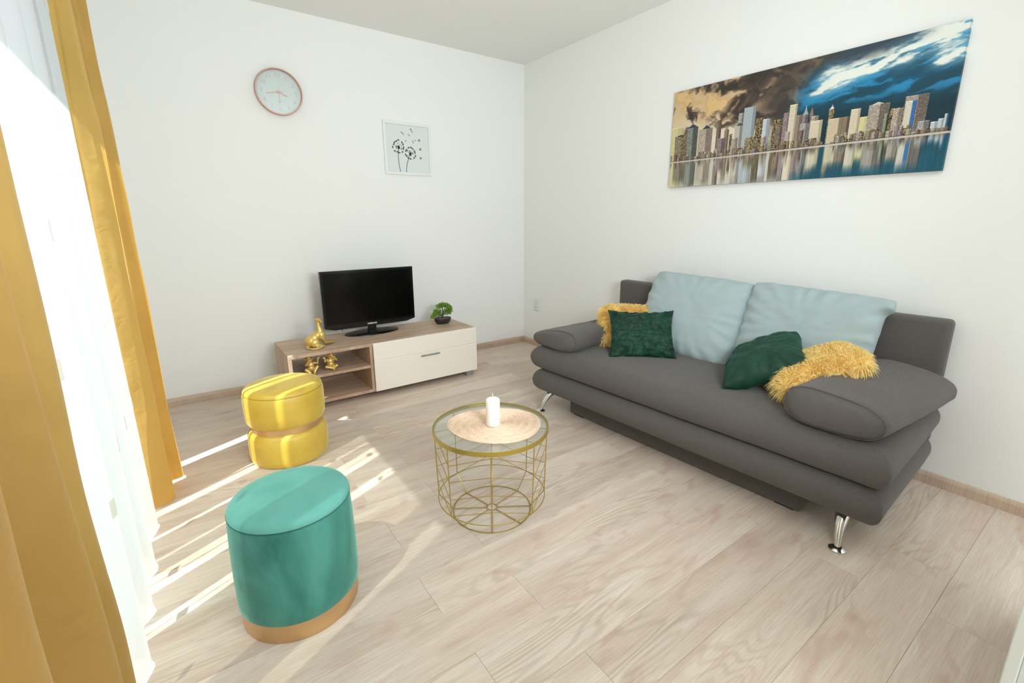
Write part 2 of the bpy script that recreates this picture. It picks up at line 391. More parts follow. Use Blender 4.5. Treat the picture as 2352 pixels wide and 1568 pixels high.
# ------------------------------------------------------------------ curtains
def curtain_mesh(path_fn, u_n, z0, z1, z_n, thick=0.0):
    """path_fn(u, t) -> (x, y); t = 0 at the bottom, 1 at the top"""
    g = G(); vs = []
    for j in range(z_n + 1):
        t = j / z_n; z = z0 + (z1 - z0) * t
        for i in range(u_n + 1):
            x, y, dz = path_fn(i / u_n, t); vs.append((x, y, z + dz))
    fs = [(j * (u_n + 1) + i, j * (u_n + 1) + i + 1, (j + 1) * (u_n + 1) + i + 1, (j + 1) * (u_n + 1) + i) for j in range(z_n) for i in range(u_n)]
    g.add(vs, fs); return g
def nz(*a): return mnoise.noise(Vector(a))

def curtain_mat(name, color, tcolor, fac=0.45):
    m, nt, b = new_mat(name); out = nt.nodes['Material Output']
    tc = N(nt, 'ShaderNodeTexCoord')
    n = N(nt, 'ShaderNodeTexNoise', i_Scale=5.0, i_Detail=5.0); nt.links.new(tc.outputs['Object'], n.inputs['Vector'])
    c = lin(color); r = N(nt, 'ShaderNodeValToRGB'); r.color_ramp.elements[0].position = 0.35; r.color_ramp.elements[1].position = 0.65
    r.color_ramp.elements[0].color = (*[v * 0.9 for v in c], 1); r.color_ramp.elements[1].color = (*[v * 1.08 for v in c], 1); nt.links.new(n.outputs[0], r.inputs[0]); nt.links.new(r.outputs[0], b.inputs['Base Color'])
    b.inputs['Roughness'].default_value = 0.6; b.inputs['Sheen Weight'].default_value = 0.35; b.inputs['Sheen Tint'].default_value = (*lin('#FFF0C0'), 1); b.inputs['Specular IOR Level'].default_value = 0.2
    n3 = N(nt, 'ShaderNodeTexNoise', i_Scale=14.0, i_Detail=4.0, i_Distortion=0.6); nt.links.new(tc.outputs['Object'], n3.inputs['Vector'])
    bp = N(nt, 'ShaderNodeBump', i_Strength=0.5, i_Distance=0.012); nt.links.new(n3.outputs[0], bp.inputs['Height']); nt.links.new(bp.outputs[0], b.inputs['Normal'])
    tr = N(nt, 'ShaderNodeBsdfTranslucent'); tr.inputs[0].default_value = (*lin(tcolor), 1)
    mx = N(nt, 'ShaderNodeMixShader'); mx.inputs[0].default_value = fac
    nt.links.new(b.outputs[0], mx.inputs[1]); nt.links.new(tr.outputs[0], mx.inputs[2]); nt.links.new(mx.outputs[0], out.inputs[0])
    return m
M_drape = curtain_mat('mustard_velvet_drape', '#AA9154', '#FFC860', 0.36)

# sheer: light cloth with openwork stripes added to throw sun streaks on the floor
def sheer_mat():
    m, nt, b = new_mat('white_sheer'); nt.nodes.remove(b); out = nt.nodes['Material Output']
    tc = N(nt, 'ShaderNodeTexCoord'); sp = N(nt, 'ShaderNodeSeparateXYZ'); nt.links.new(tc.outputs['UV'], sp.inputs[0])
    ramp = N(nt, 'ShaderNodeValToRGB'); cr = ramp.color_ramp; cr.interpolation = 'LINEAR'
    cr.elements[0].position = 0.0; cr.elements[0].color = (0.11,) * 3 + (1,); cr.elements[1].position = 1.0; cr.elements[1].color = (0.11,) * 3 + (1,)
    y0, y1 = SH_Y0, SH_Y1
    stripes = [(-2.205, -2.180, .55), (-2.172, -2.150, .6), (-1.990, -1.945, .65), (-1.935, -1.885, .5), (-1.808, -1.800, .4), (-1.643, -1.622, .75), (-1.48, -1.42, .7)]
    e = 0.004
    for a, b_, v in stripes:
        for yy, val in ((a - e, .11), (a, v), (b_, v), (b_ + e, .11)):
            el = cr.elements.new((yy - y0) / (y1 - y0)) if len(cr.elements) < 32 else None
            if el: el.color = (val, val, val, 1)
    nt.links.new(sp.outputs[0], ramp.inputs[0])
    t = N(nt, 'ShaderNodeBsdfTransparent'); df = N(nt, 'ShaderNodeBsdfDiffuse'); df.inputs[0].default_value = (0.80, 0.81, 0.81, 1)
    tl = N(nt, 'ShaderNodeBsdfTranslucent'); tl.inputs[0].default_value = (0.56, 0.55, 0.545, 1)
    m1 = N(nt, 'ShaderNodeMixShader'); m1.inputs[0].default_value = 0.55; nt.links.new(df.outputs[0], m1.inputs[1]); nt.links.new(tl.outputs[0], m1.inputs[2])
    m2 = N(nt, 'ShaderNodeMixShader'); nt.links.new(ramp.outputs[0], m2.inputs[0]); nt.links.new(m1.outputs[0], m2.inputs[1]); nt.links.new(t.outputs[0], m2.inputs[2])
    nt.links.new(m2.outputs[0], out.inputs[0]); return m
SH_Y0, SH_Y1 = -3.12, -1.395
M_sheer = sheer_mat()
def sheer_path(u, t):
    y = SH_Y0 + (SH_Y1 - SH_Y0) * u
    ph = 2 * PI * (y + 2.33) / 0.255 + 0.8 * nz(y * 2.2, t * 0.5, 3)
    amp = 0.034 * (1 - 0.35 * t)
    x = -3.052 + amp * math.cos(ph) + 0.010 * nz(y * 6, t * 1.2, 0) + 0.006 * math.sin(ph * 2.3)
    return x, y + 0.012 * math.sin(ph * 1.0 + 1.3), 0
us, zs = 300, 40
g = curtain_mesh(sheer_path, us, 0.008, 2.545, zs)
sheer = g.obj('sheer_curtain', M_sheer, angle=180)
uvl = sheer.data.uv_layers.new(name='UVMap')
idx = np.empty(len(sheer.data.loops), dtype=np.int32); sheer.data.loops.foreach_get('vertex_index', idx)
uv = np.stack([(idx % (us + 1)) / us, (idx // (us + 1)) / zs], -1).astype(np.float32); uvl.data.foreach_set('uv', uv.ravel())
tag(sheer, 'white sheer curtain with scattered small squares, hanging in folds before the balcony door', 'curtain')
# small woven squares on the sheer
def soft_cloth(name, color, fac, tcol=None):
    m = simple(name, color, 0.8, spec=0.1); nt = m.node_tree; out = nt.nodes['Material Output']; b = nt.nodes['Principled BSDF']
    tr = N(nt, 'ShaderNodeBsdfTranslucent'); tr.inputs[0].default_value = (*lin(tcol or color), 1); mx = N(nt, 'ShaderNodeMixShader'); mx.inputs[0].default_value = fac
    nt.links.new(b.outputs[0], mx.inputs[1]); nt.links.new(tr.outputs[0], mx.inputs[2]); nt.links.new(mx.outputs[0], out.inputs[0]); return m
M_sq = soft_cloth('woven_square', '#E9E5D6', 0.5); M_sq2 = soft_cloth('woven_square_grey', '#DDE2E5', 0.5)
for r in range(7):
    for c in range(9):
        yc = -3.18 + c * 0.255 + (0.11 if r % 2 else 0) + random.uniform(-.03, .03); zc = 0.22 + r * 0.34 + random.uniform(-.05, .05)
        if yc > -1.45 or yc < -3.05: continue
        g = G(); n = 5; w = 0.034; h = 0.05; vs = []
        for j in range(n):
            for i in range(n):
                u = (yc + (i / (n - 1) - .5) * w - SH_Y0) / (SH_Y1 - SH_Y0); t = (zc + (j / (n - 1) - .5) * h - .008) / 2.537
                x, y, _ = sheer_path(u, t); vs.append((x + 0.0022, y, 0.008 + 2.537 * t))
        g.add(vs, [(j * n + i, j * n + i + 1, (j + 1) * n + i + 1, (j + 1) * n + i) for j in range(n - 1) for i in range(n - 1)])
        g.obj('woven_square', M_sq if (r + c) % 3 else M_sq2, sheer, angle=180)
# ceiling rail
g = G().box(-3.10, -2.99, -4.2, -0.35, 2.55, H - 0.0, 0.004); tag(g.obj('curtain_rail', M_pvc), 'white double curtain rail fixed to the ceiling above the window', 'curtain rail')

def poly_path(pts):
    P = np.array(pts, float); d = np.r_[0, np.cumsum(np.hypot(*np.diff(P, axis=0).T))]; d /= d[-1]
    def f(u):
        # Catmull-Rom through the fold points
        i = min(int(np.searchsorted(d, u, 'right')) - 1, len(P) - 2); i = max(i, 0)
        s = (u - d[i]) / (d[i + 1] - d[i]); p0 = P[max(i - 1, 0)]; p1 = P[i]; p2 = P[i + 1]; p3 = P[min(i + 2, len(P) - 1)]
        return 0.5 * ((2 * p1) + (-p0 + p2) * s + (2 * p0 - 5 * p1 + 4 * p2 - p3) * s * s + (-p0 + 3 * p1 - 3 * p2 + p3) * s ** 3)
    return f
# far drape
fb = poly_path([(-3.085, -1.38), (-3.07, -1.39), (-2.995, -1.385), (-2.965, -1.33), (-3.03, -1.295), (-3.055, -1.25), (-2.985, -1.235), (-3.0, -1.19), (-2.93, -1.155), (-2.95, -1.10), (-3.05, -1.06)])
ft = poly_path([(-3.05, -1.33), (-3.035, -1.315), (-2.995, -1.30), (-2.98, -1.235), (-3.02, -1.22), (-3.03, -1.20), (-2.965, -1.185), (-2.985, -1.165), (-2.945, -1.135), (-2.96, -1.10), (-3.02, -1.07)])
def far_path(u, t):
    p = fb(u) * (1 - t) ** 1.2 + ft(u) * (1 - (1 - t) ** 1.2)
    p = np.array([p[0] + (-0.004 + (-3.0 - p[0]) * .18) * t, p[1]])
    w = 0.010 * nz(u * 9, t * 3.0, 1) + 0.006 * nz(u * 20, t * 9, 5)
    return p[0] + w, p[1] + w, (0.006 * math.sin(u * 20) if t == 0 else 0)
g = curtain_mesh(far_path, 170, 0.012, 2.545, 70); o = g.obj('drape', M_drape, angle=180)
tag(o, 'mustard yellow drape at the far side of the window, sunlit, reaching the floor', 'curtain', None)
# near drape
nb = poly_path([(-2.975, -2.93), (-2.94, -2.945), (-2.934, -2.99), (-2.99, -3.03), (-2.995, -3.07), (-2.945, -3.10), (-2.925, -3.15), (-2.985, -3.20), (-3.0, -3.25), (-2.95, -3.28), (-2.92, -3.33), (-2.935, -3.37), (-3.0, -3.41), (-3.01, -3.47), (-2.945, -3.50), (-2.925, -3.56), (-2.99, -3.61), (-3.0, -3.66), (-2.94, -3.70), (-2.935, -3.77), (-3.01, -3.82), (-2.97, -3.88)])
def near_path(u, t):
    p = nb(u); c = np.array([-2.99, -3.0])
    k = 1 - 0.22 * t; x = -2.985 + (p[0] + 2.985) * (1 - 0.25 * t); y = -2.93 + (p[1] + 2.93) * k - 0.03 * t
    w = 0.012 * nz(u * 7, t * 2.5, 2) + 0.004 * nz(u * 24, t * 10, 7)
    return x + w, y + w * .5, 0
g = curtain_mesh(near_path, 320, 0.012, 2.545, 70); o = g.obj('drape', M_drape, angle=180)
tag(o, 'mustard yellow drape in deep folds nearest the camera, cut off by the left edge', 'curtain', None)

# ------------------------------------------------------------------ sofa
SO = Vector((-0.851, -1.674, 0)); SROT = math.atan2(-0.998, 0.060)
M_sofa = fabric('grey_upholstery', '#5D5956', var=0.055, scale=520, bump=0.6)
M_chrome = simple('chrome', '#D8D8D8', 0.08, 1.0)
M_rubber = simple('black_rubber', '#1A1A1A', 0.7)
sofa = empty('sofa', 'dark grey fabric sofa bed with two loose rolled armrests and chrome feet', 'sofa', SO, SROT)

def bull_cushion(s0, s1, d0, d1, z0, z1, b, crown=0.012, rc=0.018, e=2.0, nz_=14, dent=None):
    """box cushion with bulging upholstered sides and near-mitred corners"""
    g = G(); rings = []
    def outline(o, z, k=1.0):
        a0, a1, c0, c1 = s0 - o, s1 + o, d0 - o, d1 + o
        r = rc + max(o, 0) * 0.12; pts = []
        for cx, cy, st in ((a1 - r, c1 - r, 0), (a0 + r, c1 - r, 1), (a0 + r, c0 + r, 2), (a1 - r, c0 + r, 3)):
            for q in range(5):
                a = (st + q / 4) * PI / 2; pts.append((cx + r * math.cos(a), cy + r * math.sin(a), z))
        out = []
        for i, p in enumerate(pts):
            q = pts[(i + 1) % len(pts)]; out.append(p)
            if (i % 5) == 4:
                m_ = 20 if abs(q[0] - p[0]) > abs(q[1] - p[1]) else 10
                for k_ in range(1, m_): out.append(tuple(p[c] + (q[c] - p[c]) * k_ / m_ for c in range(3)))
        return out
    zc, hh = (z0 + z1) / 2, (z1 - z0) / 2
    base = outline(0, 0)
    cx, cy = (s0 + s1) / 2, (d0 + d1) / 2
    rings.append([(cx + (p[0] - cx) * 0.02, cy + (p[1] - cy) * 0.02, z0) for p in base])
    rings.append([(cx + (p[0] - cx) * 0.9, cy + (p[1] - cy) * 0.9, z0) for p in base])
    for i in range(nz_ + 1):
        t = -math.cos(PI * i / nz_); o = b * (1 - abs(t) ** e) ** (1 / e)
        rings.append(outline(o, zc + hh * t))
    for k in (0.96, 0.9, 0.75, 0.5, 0.25, 0.02):
        rings.append([(cx + (p[0] - cx) * k, cy + (p[1] - cy) * k, z1 + crown * (1 - k ** 4) * 1.0) for p in base])
    g.ring_skin(rings)
    g.v = [(x + 0.003 * nz(x * 4, y * 4, z * 4), y + 0.003 * nz(x * 4 + 9, y * 4, z * 4), z + 0.003 * nz(x * 5, y * 5, 3)) for x, y, z in g.v]
    return g
bull_cushion(-0.17, 1.640, -0.088, 0.60, 0.138, 0.284, 0.055, rc=0.008).obj('base_cushion', M_sofa, sofa, angle=60)
bull_cushion(-0.17, 1.630, -0.078, 0.60, 0.285, 0.440, 0.070, crown=0.014, rc=0.008).obj('seat_cushion', M_sofa, sofa, angle=60)
g = G().box(0.0, 1.395, 0.0, 0.52, 0.008, 0.15, 0.004); g.obj('plinth', M_sofa, sofa)
g = G()
for s_, d_ in ((0.07, 0.03), (1.33, 0.03), (0.07, 0.47), (1.33, 0.47)): G().box(s_ - .04, s_ + .04, d_ - .022, d_ + .022, 0, 0.0085).obj('plinth_pad', M_rubber, sofa, smooth=False)
# backrest with soft edges
g = G().box(-0.165, 1.672, 0.652, 0.742, 0.22, 0.812, 0.022)
o = g.obj('backrest', M_sofa, sofa, angle=60)
for s_, d_, lab in ((-0.148, -0.123, 1), (1.579, -0.128, 1), (-0.10, 0.56, 0), (1.56, 0.56, 0)):
    g = G(); sgn = 1 if lab else -1
    top = Vector((s_ + (0.02 if s_ < 0 else -0.02), d_ + 0.095 * sgn, 0.138)); foot = Vector((s_, d_, 0.012))
    path = []; rad = []
    for k in range(9):
        t = k / 8; p = foot.lerp(top, t); p.y += -0.018 * math.sin(PI * t) * sgn
        path.append(p); rad.append(0.0105 + 0.0185 * t ** 1.4)
    g.tube(path, rad, 20)
    g.obj('leg', M_chrome, sofa)
for s_, d_ in ((-0.148, -0.123), (1.579, -0.128), (-0.10, 0.56), (1.56, 0.56)):
    g = G().lathe([(0.0285, 0.0), (0.0295, 0.003), (0.029, 0.006), (0.020, 0.0115), (0.010, 0.017)], 28, s_, d_)
    g.obj('foot_disc', M_chrome, sofa)
# armrests
def armrest(sc_, hw, d0, d1, zb, hi, lo, flip, tilt=0.0, shear=0.0):
    """flattened roll: thick on the inner side, thin on the outer side"""
    g = G(); n = 40; rings = []; m = 34
    for i in range(m + 1):
        v = -1 + 2 * i / m; d = (d0 + d1) / 2 + (d1 - d0) / 2 * math.sin(v * PI / 2) if False else d0 + (d1 - d0) * i / m
        e_ = min((d - d0), (d1 - d)) / 0.045; k = 1.0 if e_ >= 1 else math.sqrt(max(0, 1 - (1 - e_) ** 2)) * 0.22 + 0.78
        ring = []
        for j in range(n):
            a = 2 * PI * j / n; ca, sa = math.cos(a), math.sin(a)
            x = math.copysign(abs(ca) ** 0.62, ca) * hw
            w = (x / hw) * flip          # +1 at the inner side
            h = lo + (hi - lo) * (0.5 + 0.5 * w) ** 0.8
            z = math.copysign(abs(sa) ** 0.82, sa) * h / 2
            z0 = h / 2 * 1.0
            # droop of the outer side over the seat edge
            xx = sc_ + x * k + shear * (d - d0) / (d1 - d0); zz = zb + z0 + z * k + tilt * x * flip
            ring.append((xx, d, zz))
        rings.append(ring)
    # rounded end caps
    def cap(r, sgn):
        c = Vector((sum(p[0] for p in r) / n, r[0][1], sum(p[2] for p in r) / n)); out = []
        for kk, off in ((0.97, 0.004), (0.85, 0.010), (0.55, 0.017), (0.25, 0.020), (0.03, 0.021)):
            out.append([(c.x + (p[0] - c.x) * kk, r[0][1] + sgn * off, c.z + (p[2] - c.z) * kk) for p in r])
        return out
    A = cap(rings[0], -1)[::-1]; B = cap(rings[-1], 1)
    g.ring_skin(A + rings + B)
    g.v = [(x + 0.006 * nz(x * 6, y * 6, z * 6), y, z + 0.006 * nz(x * 5 + 4, y * 5, z * 5)) for x, y, z in g.v]
    o = g.obj('armrest', M_sofa, sofa, angle=70)
    # seam piping around the front end
    r = rings[1]; c = Vector((sum(p[0] for p in r) / n, r[0][1], sum(p[2] for p in r) / n))
    G().tube([(c.x + (p[0] - c.x) * 1.01, p[1] + 0.0, c.z + (p[2] - c.z) * 1.01) for p in rings[1]], 0.0022, 6, close=True).obj('seam', M_sofa, o)
armrest(1.475, 0.175, -0.115, 0.62, 0.448, 0.170, 0.130, -1, shear=0.10)
armrest(-0.07, 0.195, -0.115, 0.62, 0.440, 0.150, 0.085, 1)

def sofa_world(s, d, z):
    c, s_ = math.cos(SROT), math.sin(SROT)
    return Vector((SO.x + s * c - d * s_, SO.y + s * s_ + d * c, z))

# ------------------------------------------------------------------ cushions
def pillow_grid(w, h, t, n=44, pinch=0.05, wr=0.006, seed=0, sharp=0.55, wf=7, ears=0.0, rnd=0.0, pk=0.5):
    """square cushion in the XZ plane, thickness along Y; returns front and back sheets joined at the seam"""
    g = G(); idx = {}
    def pt(i, j, side):
        u = -1 + 2 * i / n; v = -1 + 2 * j / n
        x = u * w / 2 * (1 - pinch * (1 - v * v)) ; z = v * h / 2 * (1 - pinch * (1 - u * u))
        if rnd:
            q_ = 1 - rnd * (abs(u * v) ** 5); x *= q_; z *= q_
        if ears:
            x += ears * u * (abs(u * v) ** 3); z += ears * v * (abs(u * v) ** 3)
        prof = ((1 - u ** 4) * (1 - v ** 4)) ** sharp
        r = max(abs(u), abs(v))
        y = side * t / 2 * prof
        wv = wr * (nz(u * wf * .4 + seed, v * wf * .4, side) + 0.5 * nz(u * wf + seed, v * wf, side * 3)) * min(1, prof * 2.5)
        # radiating puckers near the seam
        ang = math.atan2(v, u); wv += wr * pk * math.sin(ang * 22 + seed * 3 + side + 2 * nz(ang * 3, seed, 0)) * (r ** 4) * min(1, prof * 4)
        return (x, y + side * wv, z)
    for side in (-1, 1):
        for j in range(n + 1):
            for i in range(n + 1):
                edge = i in (0, n) or j in (0, n)
                key = (i, j, 0 if edge else side)
                if key not in idx: idx[key] = len(g.v); g.v.append(pt(i, j, side) if not edge else pt(i, j, 0))
        for j in range(n):
            for i in range(n):
                q = []
                for a, b in ((i, j), (i + 1, j), (i + 1, j + 1), (i, j + 1)):
                    e = a in (0, n) or b in (0, n); q.append(idx[(a, b, 0 if e else side)])
                g.f.append(tuple(q) if side < 0 else tuple(reversed(q)))
    return g
def frame_from(center, xdir, zdir):
    """matrix whose X follows the cushion's lower edge and Z its rising side"""
    X_ = Vector(xdir).normalized(); Z_ = Vector(zdir); Z_ = (Z_ - X_ * Z_.dot(X_)).normalized(); Y_ = Z_.cross(X_)
    Mx = Matrix((X_, Y_, Z_)).transposed().to_4x4(); Mx.translation = Vector(center); return Mx
def sdir(s, d, z):
    a = sofa_world(0, 0, 0); return sofa_world(s, d, z) - a

M_blue = fabric('blue_grey_linen', '#A4B4B6', var=0.02, scale=600, bump=0.35, sheen=0.1)
M_green = velvet('green_velvet', '#0E2E23', '#1A4836', scale=7, sheen=0.45, tint='#4C8870', pattern=0.35)
M_green_bk = velvet('green_velvet_plain', '#0F3326', '#174434', scale=7, sheen=0.45, tint='#4C8870')
M_yfab = simple('yellow_backing', '#FDE9A0', 0.9)
# straw-like fur, slightly translucent
M_fur = soft_cloth('yellow_fur', '#FFEFB2', 0.5, '#FFE692')

def cushion(name, label, mat, center, xdir, zdir, w, h, t, seed, deform=None, **kw):
    Mx = frame_from(center, xdir, zdir)
    g = pillow_grid(w, h, t, seed=seed, **kw)
    if deform: g.v = [deform(*p) for p in g.v]
    o = g.obj(name, mat, None, angle=70); o.matrix_world = Mx
    tag(o, label, 'cushion'); return o, g, Mx
def seam_of(g, o, mat, n, r=0.0025):
    pass

# two big blue-grey back cushions
ln = sdir(0, 0.20, 0.45)
cushion('back_cushion', 'large blue-grey back cushion left of the other one, behind the green velvet cushion', M_blue,
        sofa_world(0.503, 0.520, 0.664), sdir(1, 0.0, -0.03), ln, 0.655, 0.525, 0.185, 1, wr=0.0045, pinch=0.012, rnd=0.045, sharp=0.42, n=72, pk=1.4)
def ear_corner(x, y, z):
    k = max(0.0, x / 0.32) * max(0.0, z / 0.245); k = min(1.0, k / 0.76) ** 16
    return (x + 0.034 * k, y - 0.014 * k, z - 0.002 * k)
cushion('back_cushion', 'large blue-grey back cushion on the right, with a folded top corner', M_blue,
        sofa_world(1.125, 0.540, 0.660), sdir(1, -0.02, -0.035), sdir(0, 0.17, 0.45), 0.635, 0.51, 0.185, 4, deform=ear_corner, wr=0.0055, pinch=0.012, rnd=0.045, sharp=0.42, n=72, pk=1.5)

def fur(parent, g, count, length, seed, mat):
    """loose strands standing off the cushion, clumped and drooping"""
    r = random.Random(seed); fg = G()
    faces = g.f; V_ = [Vector(v) for v in g.v]; 
    areas = []; nrm = []
    for f in faces:
        a, b, c, d = (V_[i] for i in f); nn = (c - a).cross(d - b); areas.append(nn.length); nrm.append(nn.normalized())
    cum = np.cumsum(areas); cum /= cum[-1]
    picks = np.searchsorted(cum, rng.random(count))
    Minv = parent.matrix_world.to_3x3().inverted()
    grav = Minv @ Vector((0, 0, -1))
    for fi in picks:
        f = faces[min(int(fi), len(faces) - 1)]; a, b, c, d = (V_[i] for i in f)
        u, v = r.random(), r.random(); p = a.lerp(b, u).lerp(d.lerp(c, u), v); nn = nrm[min(int(fi), len(faces) - 1)]
        cl = Vector((nz(p.x * 22, p.y * 22, p.z * 22 + seed), nz(p.x * 22 + 7, p.y * 22, p.z * 22), nz(p.x * 22, p.y * 22 + 5, p.z * 22)))
        dirn = (nn * 0.9 + cl * 1.1 + Vector((r.uniform(-.3, .3), r.uniform(-.3, .3), r.uniform(-.3, .3)))).normalized()
        L = length * r.uniform(0.65, 1.15); w = 0.0021
        side = dirn.cross(Vector((r.uniform(-1, 1), r.uniform(-1, 1), r.uniform(-1, 1)))).normalized()
        p1 = p + dirn * L * 0.5 + grav * L * 0.08; p2 = p + dirn * L * 0.85 + grav * L * 0.42
        n0 = len(fg.v)
        fg.v += [tuple(p - side * w), tuple(p + side * w), tuple(p1 - side * w), tuple(p1 + side * w), tuple(p2)]
        fg.f += [(n0, n0 + 1, n0 + 3, n0 + 2), (n0 + 2, n0 + 3, n0 + 4)]
    o = fg.obj('fur', mat, parent, angle=180); o['kind'] = 'stuff'; return o

# far pair: shaggy yellow behind, green in front
oy, gy, _ = cushion('shaggy_cushion', 'shaggy yellow cushion behind the green cushion at the far armrest', M_yfab,
        sofa_world(0.175, 0.325, 0.575), sdir(0.27, 0.235, 0), sdir(-0.14, 0.15, 0.24), 0.33, 0.28, 0.09, 2, n=30, pinch=0.02, rnd=0.05)
fur(oy, gy, 11000, 0.055, 11, M_fur)
cushion('velvet_cushion', 'dark green velvet cushion standing upright before the yellow one, leaf pattern pressed in', M_green,
        sofa_world(0.362, 0.226, 0.570), sdir(0.265, 0.245, 0.006), sdir(-0.13, 0.14, 0.24), 0.375, 0.305, 0.10, 5, wr=0.020, wf=7, pinch=0.05, ears=0.012, n=64)
# near pair
GW, GH = 0.365, 0.385
def tuck(x, y, z):
    k = max(0.0, -x / (GW / 2)) * max(0.0, z / (GH / 2)); k = min(1.0, k) ** 1.3 * 0.55
    return (x * (1 - k), y, z * (1 - k))
o2, g2, _ = cushion('velvet_cushion', 'dark green velvet cushion tipped on its corner against the shaggy cushion', M_green_bk,
        sofa_world(1.063, 0.262, 0.570), sdir(0.29, 0.12, 0) + Vector((0, 0, 0.145)), sdir(-0.124, 0.341, 0) + Vector((0, 0, 0.08)), GW, GH, 0.15, 8, deform=tuck, wr=0.010, pinch=0.03, ears=0.012, sharp=0.5, n=64)
oy2, gy2, _ = cushion('shaggy_cushion', 'shaggy yellow cushion slumped between the tipped green cushion and the near armrest', M_yfab,
        sofa_world(1.305, 0.235, 0.590), sdir(0.18, 0.14, 0) + Vector((0, 0, 0.115)), sdir(-0.30, 0.9, 0) + Vector((0, 0, 0.12)), 0.36, 0.28, 0.10, 6, n=30, pinch=0.02, rnd=0.08)
fur(oy2, gy2, 12000, 0.055, 12, M_fur)

# ------------------------------------------------------------------ side table
TX, TY = -1.824, -2.247
table = empty('side_table', 'round gold wire side table with a clear glass top', 'table', (TX, TY, 0), math.radians(-122.3))
M_gold = simple('gold_lacquer', '#B39A4C', 0.35, 0.6)
RT, RB, RF, ZB, ZT = 0.240, 0.231, 0.170, 0.080, 0.398
def circ(r, z, n=72): return [(r * math.cos(2 * PI * i / n), r * math.sin(2 * PI * i / n), z) for i in range(n)]
n = 96; rings = []
for r, z in ((RT + .005, ZT - .016), (RT + .005, ZT + .003), (RT + .0035, ZT + .004), (RT + .002, ZT + .003), (RT + .002, ZT - .003), (RT - .006, ZT - .004), (RT - .006, ZT - .0055), (RT + .002, ZT - .0065), (RT + .002, ZT - .016)):
    rings.append([(r * math.cos(2 * PI * i / n), r * math.sin(2 * PI * i / n), z) for i in range(n)])
g = G(); g.ring_skin(rings, close=True); g.obj('rim', M_gold, table)
M_glass = thin_glass('table_glass', (0.95, 0.985, 0.97), 0.07)
g = G().lathe([(RT + .0005, ZT - .0028), (RT + .0012, ZT + .0005), (RT, ZT + .0022)], 96); g.obj('glass_top', M_glass, table)
g = G(); g.tube(circ(RB, ZB), 0.0021, 6, close=True); g.obj('frame_ring', M_gold, table)
g = G(); g.tube(circ(RF, 0.0025), 0.0024, 6, close=True); g.obj('foot_ring', M_gold, table)
g = G(); g.tube(circ(0.023, 0.0055, 32), 0.0018, 6, close=True); g.obj('hub_ring', M_gold, table)
def vert_pt(k, f):
    """f = 0 just below the rim, 1 at the frame ring"""
    a = k * PI / 4; z = (ZT - .016) + (ZB - (ZT - .016)) * f; r = RT + (RB - RT) * f
    return (r * math.cos(a), r * math.sin(a), z)
for k in range(8):
    a = k * PI / 4
    P = [vert_pt(k, 0), vert_pt(k, 0.5), vert_pt(k, 1), (RF * math.cos(a), RF * math.sin(a), 0.0045), (0.023 * math.cos(a), 0.023 * math.sin(a), 0.0045)]
    pts = []
    for p, q in zip(P[:-1], P[1:]):
        for t in (0, 0.97): pts.append(tuple(Vector(p).lerp(Vector(q), t)))
    pts.append(P[-1])
    G().tube(pts, 0.0022, 7).obj('upright_wire', M_gold, table)
ev = (0.03, 0.30, 0.56, 0.81); od = (0.25, 0.49, 0.75, 1.0)
for k in range(8):
    A, B = (ev, od) if k % 2 == 0 else (od, ev)
    for fa, fb_ in zip(A, B):
        G().tube([vert_pt(k, fa), vert_pt(k + 1, fb_)], 0.0015, 6).obj('cross_wire', M_gold, table)

# placemat: spiral of braided cord
M_mat = simple('woven_cord', '#E8CBB0', 0.75, var=0.12, vscale=60, bump=0.3, bscale=300)
pm = empty('placemat', 'oval pinkish-beige placemat of coiled braid on the glass table top', 'placemat', (TX + 0.015, TY - 0.005, ZT + 0.0024), math.radians(-30))
def mat_r(a): return 0.182 * (1 + 0.075 * math.cos(2 * a + 0.3) - 0.035 * math.cos(a - 1.9) - 0.03 * math.cos(3 * a + 1.0))
NR = 34
for k in range(NR):
    f = 1 - k / NR
    if f * 0.18 < 0.008: break
    pts = []
    for i in range(80):
        a = 2 * PI * i / 80; r = mat_r(a) * f + 0.0012 * math.sin(a * 5 + k) * f
        pts.append((r * math.cos(a), r * math.sin(a), 0.0016 + 0.0005 * math.sin(a * 24 + k * 2)))
    g = G(); g.tube(pts, 0.00262, 6, close=True); g.v = [(x, y, max(z, 0.0002)) for x, y, z in g.v]; g.obj('braid_ring', M_mat, pm)
candle = empty('candle', 'white pillar candle with an unburnt wick on the placemat', 'candle', (-1.822, -2.262, ZT + 0.0075))
M_wax = simple('wax', '#F7F6F2', 0.4); M_wax.node_tree.nodes['Principled BSDF'].inputs['Subsurface Weight'].default_value = 0.25
g = G().lathe([(0.026, 0), (0.0288, 0.002), (0.0295, 0.005), (0.0295, 0.108), (0.028, 0.1135), (0.024, 0.117), (0.012, 0.1185), (0.002, 0.118)], 40); g.obj('candle_body', M_wax, candle)
g = G().tube([(0, 0, 0.115), (0.001, 0, 0.125), (0.0005, 0.001, 0.134), (-0.001, 0.002, 0.141)], [0.0016, 0.0014, 0.0012, 0.001], 8); g.obj('wick', simple('wick_thread', '#E9E6DC', 0.8), candle)

